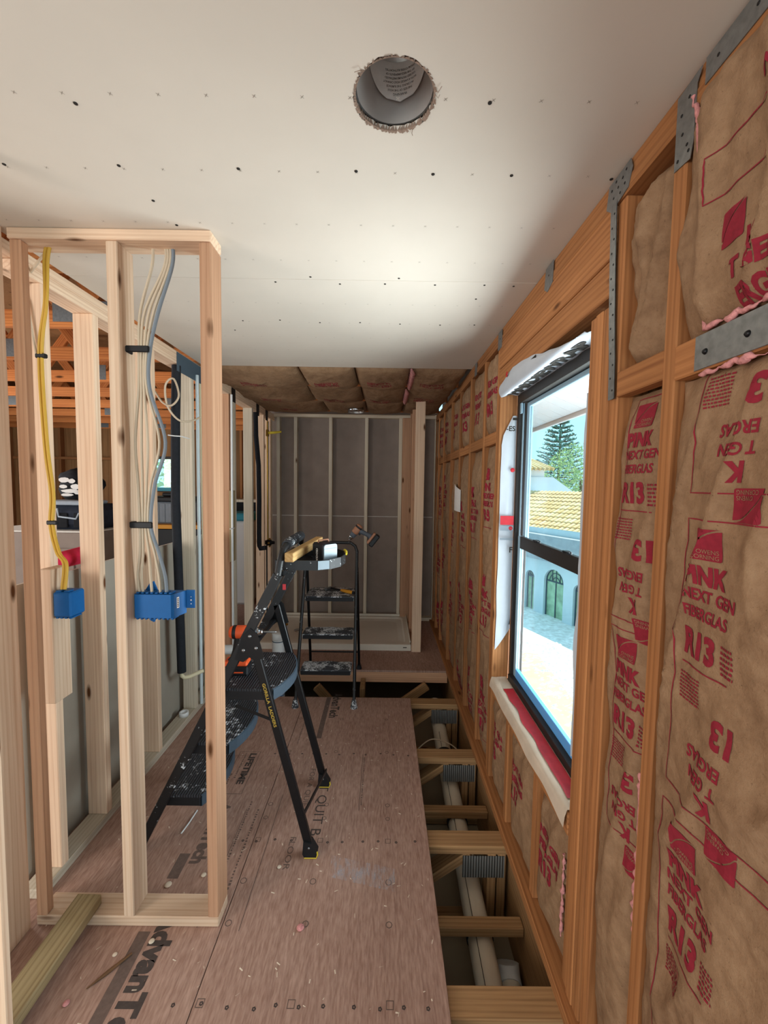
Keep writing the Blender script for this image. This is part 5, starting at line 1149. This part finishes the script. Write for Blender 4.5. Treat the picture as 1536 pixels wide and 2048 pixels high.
f2 = thing('drain_pipe', 'second short beige pipe with a white elbow deep below the nearest floor truss', 'pipe', (0.53, 1.2, -0.38)); MB().tube([(0.535, 1.52, -0.385), (0.525, 0.95, -0.39)], 0.045, 14).build('pipe_body', 'drain_pipe', f2); MB().tube([(0.535, 1.525, -0.385), (0.537, 1.56, -0.38), (0.538, 1.585, -0.35)], 0.05, 14).build('elbow', 'pipe_white', f2)
sw = tag(MB().tube(spline([(0.25, 2.72, -0.20), (0.36, 2.74, -0.13), (0.50, 2.68, -0.14), (0.57, 2.60, -0.22)]), 0.004, 6).build('loose_wire', 'cable_white'), 'thin pale wire looped over the drain pipe below the floor', 'wire')
for y, z in ((1.565, -0.178), (2.145, -0.162)):
    board('cross_brace', (-0.30, y, z-0.040), (0.598, y+0.050, z), 'joist_wood', floor)
wl_ = cable('white cable hanging in a loop in front of the thick black foam pipe', [(-1.42, 2.60, 2.17), (-1.36, 2.57, 2.10), (-1.30, 2.56, 2.08), (-1.255, 2.56, 2.14), (-1.285, 2.56, 2.24), (-1.335, 2.56, 2.20), (-1.33, 2.57, 2.08), (-1.28, 2.60, 2.00), (-1.235, 2.66, 2.00), (-1.21, 2.75, 2.04)], 0.006, 'cable_white')
# ================================================================ LOOSE THINGS ON THE FLOOR
lb_ = thing('loose_board', 'greenish treated board resting on the bottom plate at lower left', 'board', (-1.07, 1.1, 0)); beam('board_body', (-1.071, 1.447, 0.0600), (-1.090, 0.60, 0.0215), 0.089, 0.038, 'treated_wood', lb_, (0, 0, 1))
tr_ = tag(MB().lathe([(0.020, 0), (0.030, 0), (0.030, 0.028), (0.020, 0.028), (0.020, 0)], Matrix.Translation((-1.325, 2.70, 0.0385)) , 18).build('tape_roll', 'white_plastic'), 'small white ring lying on the bottom plate of the left wall', 'ring')
sk = tag(MB().tube([(-0.918, 1.212, 0.004), (-0.88, 1.255, 0.006), (-0.835, 1.312, 0.005)], [0.0015, 0.006, 0.004], 6).build('wood_sliver', 'kraft_dark'), 'dark curled wood sliver on the floor at lower left', 'wood sliver')
zt = tag(MB().tube([(-0.905, 1.80, 0.003), (-0.895, 1.86, 0.006), (-0.892, 1.935, 0.003)], 0.0035, 6).build('zip_tie', 'white_plastic'), 'white zip tie end lying on the floor under the large ladder', 'zip tie')
def lump(name, label, cat, x, y, r, mat, seed, flat=0.4):
    rnd = random.Random(seed); m = MB(); n, k = 7, 10; P = []
    for i in range(n):
        a = PI*i/(n-1); P.append([(x + r*math.sin(a)*math.cos(2*PI*j/k)*(1+.4*noise.noise(Vector((i, j % k, seed)))), y + r*math.sin(a)*math.sin(2*PI*j/k)*(1+.4*noise.noise(Vector((j % k, i, seed)))), max(0.0006, r*flat*(1+math.cos(a))*0.9)) for j in range(k+1)])
    return tag(m.grid(P).build(name, mat), label, cat)
lump('insulation_tuft', 'pink tuft of fibreglass on the bare floor in front of the ladder', 'insulation', -0.278, 1.401, 0.014, 'pink_wool', 1)
lump('insulation_tuft', 'tiny pink tuft of fibreglass at the bottom left of the floor', 'insulation', -0.955, 1.176, 0.010, 'pink_wool', 2)
plain('chip_mat', 'd8c8b4', 0.8)
for k, (x, y, r, lbl) in enumerate(((-0.838, 1.556, 0.014, 'crumpled white scrap on the floor behind the middle stud'), (-0.715, 1.60, 0.011, 'white scrap beside the dark floor print near the corner stud'), (-0.892, 1.31, 0.008, 'pale wood chip above the dark sliver at lower left'), (-0.79, 1.352, 0.010, 'pinkish chip on the large dark lettering at lower left'), (-0.415, 1.64, 0.009, 'white flake on the floor left of the near yellow foot'))):
    lump('debris_scrap', lbl, 'debris', x, y, r, 'chip_mat', 5+k, 0.35)
db = MB(); rnd = random.Random(12)
for k in range(240):
    x = rnd.uniform(-1.2, 0.21); y = rnd.uniform(0.9, 3.0); a = rnd.uniform(0, PI); l = rnd.uniform(0.002, 0.008); w_ = rnd.uniform(0.0006, 0.002); c, s = math.cos(a), math.sin(a)
    db.add([(x-c*l-s*w_, y-s*l+c*w_, 0.001), (x+c*l-s*w_, y+s*l+c*w_, 0.001), (x+c*l+s*w_, y+s*l-c*w_, 0.0022), (x-c*l+s*w_, y-s*l-c*w_, 0.0012)], [(0, 1, 2, 3)])
tag(db.build('sawdust', 'chip_mat', None, False), 'pale sawdust and splinters scattered over the subfloor', 'sawdust', None, 'stuff')
nt = MB(); P = [[(0.594 - 0.012*math.sin(u*3)*(1-v*0.5), 3.44-0.28*u, 1.635-0.05*u*(1-v)-0.22*v) for v in (0, .25, .5, .75, 1)] for u in (0, .25, .5, .75, 1)]
tag(nt.grid(P).build('paper_note', 'paper_white', None, False), 'white sheet of paper stapled to the insulation on the far right wall', 'paper')
# ================================================================ ROOM BEYOND THE LEFT WALL
wz = struct('wall_left_room')
YW = 6.6
for a, b in (((-6, YW, 0), (-3.75, YW+0.03, 3.05)), ((-3.0, YW, 0), (-1.38, YW+0.03, 3.05)), ((-3.75, YW, 0), (-3.0, YW+0.03, 1.46)), ((-3.75, YW, 2.02), (-3.0, YW+0.03, 3.05))): MB().box(a, b).build('sheathing_panel', 'sheathing', wz)
for k in range(12): board('stud', (-5.9+0.405*k, YW-0.089, 0.04), (-5.862+0.405*k, YW-0.001, 2.44), 'pine_orange', wz) if not -3.8 < -5.9+0.405*k < -2.98 else None
board('blocking', (-5.8, YW-0.09, 1.95), (-3.8, YW-0.05, 1.99), 'pine_orange', wz)
MB().box((-1.46, 4.96, 0), (-1.40, 6.6, 3.05)).build('sheathing_panel', 'sheathing', wz)
w2 = struct('window_2')
for nm, a, b in (('frame_head', (-3.75, YW-0.02, 1.98), (-3.0, YW+0.04, 2.02)), ('frame_sill', (-3.75, YW-0.02, 1.46), (-3.0, YW+0.04, 1.49)), ('frame_jamb', (-3.75, YW-0.02, 1.49), (-3.72, YW+0.04, 1.98)), ('frame_jamb', (-3.03, YW-0.02, 1.49), (-3.0, YW+0.04, 1.98))): MB().bbox(a, b, 0.003).build(nm, 'window_bronze', w2)
MB().box((-3.72, YW+0.008, 1.49), (-3.03, YW+0.012, 1.98)).build('pane', 'window_glass', w2)
MB().bbox((-3.72, YW-0.03, 1.475), (-3.03, YW-0.022, 1.53), 0.002).build('film_strip', 'teal_plastic', w2)
bush(-5.6, 11.5, -3, 7.2, 2.6, 'leaf_green', 'sunlit green tree seen through the small window of the left room', 9, 2600)
# drywall sheets leaning on the far side of the left partition
for k in range(4):
    m = MB(); x0 = -1.415 - 0.0165*k; zt_ = 1.205 - 0.012*k; y0, y1 = 1.55+0.02*k, 3.35-0.05*k; dx = 0.004
    m.bbox((-0.0065, 0, 0), (0.0065, y1-y0, zt_), 0.002, Matrix.Translation((x0, y0, 0)))
    o = m.build('drywall_sheet', 'drywall_sheet'); tag(o, 'grey drywall sheet leaning behind the left studs, %s from the studs' % ORD[k], 'drywall')
    MB().box((x0-0.0066, y0+0.001, zt_+0.0002), (x0+0.0066, y1-0.001, zt_+0.001)).build('cut_edge', 'gypsum_edge', o)
rr2 = thing('fabric_roll', 'bright pink-red fabric roll lying on top of the leaning drywall sheets', 'roll', (-1.46, 2.0, 1.21)); MB().tube([(-1.455, 1.74, 1.250), (-1.455, 2.02, 1.255)], [0.034, 0.042], 16).build('roll_wrap', 'red_cloth', rr2); MB().tube([(-1.455, 1.725, 1.250), (-1.455, 1.739, 1.250)], 0.020, 12).build('core', 'kraft_dark', rr2)
cr = thing('plasterboard_crate', 'large brown box of stacked boards in the room behind the left studs', 'crate', (-2.6, 3.8, 0)); MB().bbox((-3.5, 3.55, 0), (-2.5, 4.2, 1.165), 0.006).build('crate_body', 'drywall_back', cr); MB().bbox((-3.5, 3.545, 1.166), (-2.5, 4.2, 1.18), 0.003).build('lid_board', 'gypsum_edge', cr)
MB().bbox((-2.95, 3.528, 0.2), (-2.66, 3.5485, 1.03), 0.003).build('side_board', 'drywall_back', cr); bb = MB(); bar(bb, (-2.65, 3.535, 1.02), (-2.54, 3.535, 0.78), 0.012, 0.006); bb.build('side_edge', 'gypsum_edge', cr)
tag(MB().tube([(-2.95, 3.518, 0.74), (-2.75, 3.518, 0.87), (-2.50, 3.538, 1.03)], 0.009, 8).build('yellow_strap', 'yellow_plastic'), 'yellow strap stretched diagonally in front of the brown box of boards', 'strap')
def blob(name, c, r, mat, par, seed, amp=0.3):
    P = []
    for i in range(15):
        a = PI*i/14; row = []
        for j in range(21):
            b_ = 2*PI*(j % 20)/20; d_ = Vector((math.sin(a)*math.cos(b_), math.sin(a)*math.sin(b_), math.cos(a))); k = 1+amp*noise.noise(d_*2.3+Vector((seed, 0, 0))); row.append((c[0]+r[0]*d_.x*k, c[1]+r[1]*d_.y*k, c[2]+r[2]*max(-0.85, d_.z*k)))
        P.append(row)
    return MB().grid(P).build(name, mat, par)
tb_ = thing('tool_bag', 'dark navy tool bag standing on the brown box of boards', 'bag', (-2.72, 3.85, 1.18)); MB().bbox((-3.15, 3.62, 1.181), (-2.52, 4.1, 1.40), 0.05).build('bag_body', 'navy_cloth', tb_)
for k in range(3): MB().bbox((-3.05+0.17*k, 3.605, 1.20), (-2.93+0.17*k, 3.6195, 1.33), 0.006).build('pocket', 'black_cloth', tb_)
MB().tube([(-2.85, 3.61, 1.37), (-2.83, 3.60, 1.30), (-2.68, 3.60, 1.28), (-2.66, 3.61, 1.33)], 0.008, 6).build('strap', 'pale_cloth', tb_)
ct = thing('folded_cloth', 'folded pale cloth lying on the dark tool bag', 'cloth', (-2.75, 3.8, 1.4)); MB().bbox((-3.05, 3.60, 1.401), (-2.62, 3.95, 1.435), 0.014).build('cloth_body', 'pale_cloth', ct)
sk_ = thing('backpack', 'black bag with a white pattern propped on the folded cloth in the left room', 'bag', (-2.72, 3.9, 1.43)); blob('bag_body', (-2.84, 3.90, 1.572), (0.19, 0.14, 0.155), 'black_cloth', sk_, 4, 0.25)
rnd = random.Random(8)
pm = MB()
for cx, cz, rx, rz in ((-0.05, 0.06, 0.045, 0.022), (0.02, 0.05, 0.03, 0.018), (0.05, 0.0, 0.04, 0.02), (-0.06, 0.0, 0.035, 0.014), (0.0, -0.04, 0.07, 0.016), (0.07, -0.05, 0.04, 0.018), (-0.03, -0.075, 0.05, 0.012)):
    pm.add([(-2.84+cx+rx*math.cos(2*PI*k/9)*(1+.3*rnd.random()), 3.748+0.25*(cx*cx+cz*cz)*4, 1.56+cz+rz*math.sin(2*PI*k/9)*(1+.3*rnd.random())) for k in range(9)], [tuple(range(9))])
tag(pm.build('white_pattern', 'paper_white', sk_, False), kind='stuff')
wbn = thing('workbench', 'yellow-topped workbench with a black front in the room behind the left studs', 'workbench', (-1.9, 4.0, 0)); MB().bbox((-2.44, 3.95, 1.165), (-1.75, 4.55, 1.205), 0.004).build('bench_top', 'handle_amber', wbn); MB().bbox((-2.42, 3.99, 0.0), (-1.77, 4.53, 1.164), 0.01).build('bench_body', 'black_plastic', wbn)
bk = thing('grey_bin', 'ribbed grey bin with a black lid standing on the yellow workbench top', 'bin', (-1.8, 4.2, 1.205)); MB().bbox((-2.36, 4.06, 1.206), (-1.92, 4.40, 1.42), 0.015).build('bin_body', 'bucket_grey', bk)
for k in range(7): MB().bbox((-2.345+0.06*k, 4.052, 1.22), (-2.322+0.06*k, 4.0595, 1.40), 0.002).build('rib', 'bucket_grey', bk)
MB().bbox((-2.37, 4.04, 1.421), (-1.91, 4.41, 1.47), 0.01).build('lid', 'black_plastic', bk); MB().bbox((-2.22, 4.15, 1.471), (-2.07, 4.30, 1.51), 0.01).build('handle', 'black_plastic', bk)
co = thing('cooler', 'teal and white cooler in the left room between the studs near the shower', 'cooler', (-2.1, 5.6, 0)); MB().bbox((-2.5, 5.4, 0.0), (-1.75, 5.9, 1.12), 0.03).build('cooler_body', 'white_plastic', co); MB().bbox((-2.52, 5.38, 1.121), (-1.73, 5.92, 1.22), 0.02).build('lid', 'teal_plastic', co)
lpv = thing('plastic_pipe', 'white plastic pipe leaning diagonally behind the left wall studs', 'pipe', (-1.6, 3.5, 0)); MB().tube([(-1.66, 3.42, 0.02), (-1.46, 3.68, 1.55)], 0.024, 12).build('pipe_body', 'pipe_white', lpv)
shl = thing('storage_shelf', 'dark shelf unit with a pale top in the far corner of the left room', 'shelf', (-2.4, 6.2, 0)); MB().bbox((-3.6, 6.0, 0.0), (-1.62, 6.45, 1.34), 0.01).build('shelf_body', 'black_cloth', shl); MB().bbox((-3.62, 5.98, 1.341), (-1.60, 6.46, 1.38), 0.004).build('shelf_top', 'stud_wood_pale' , shl)
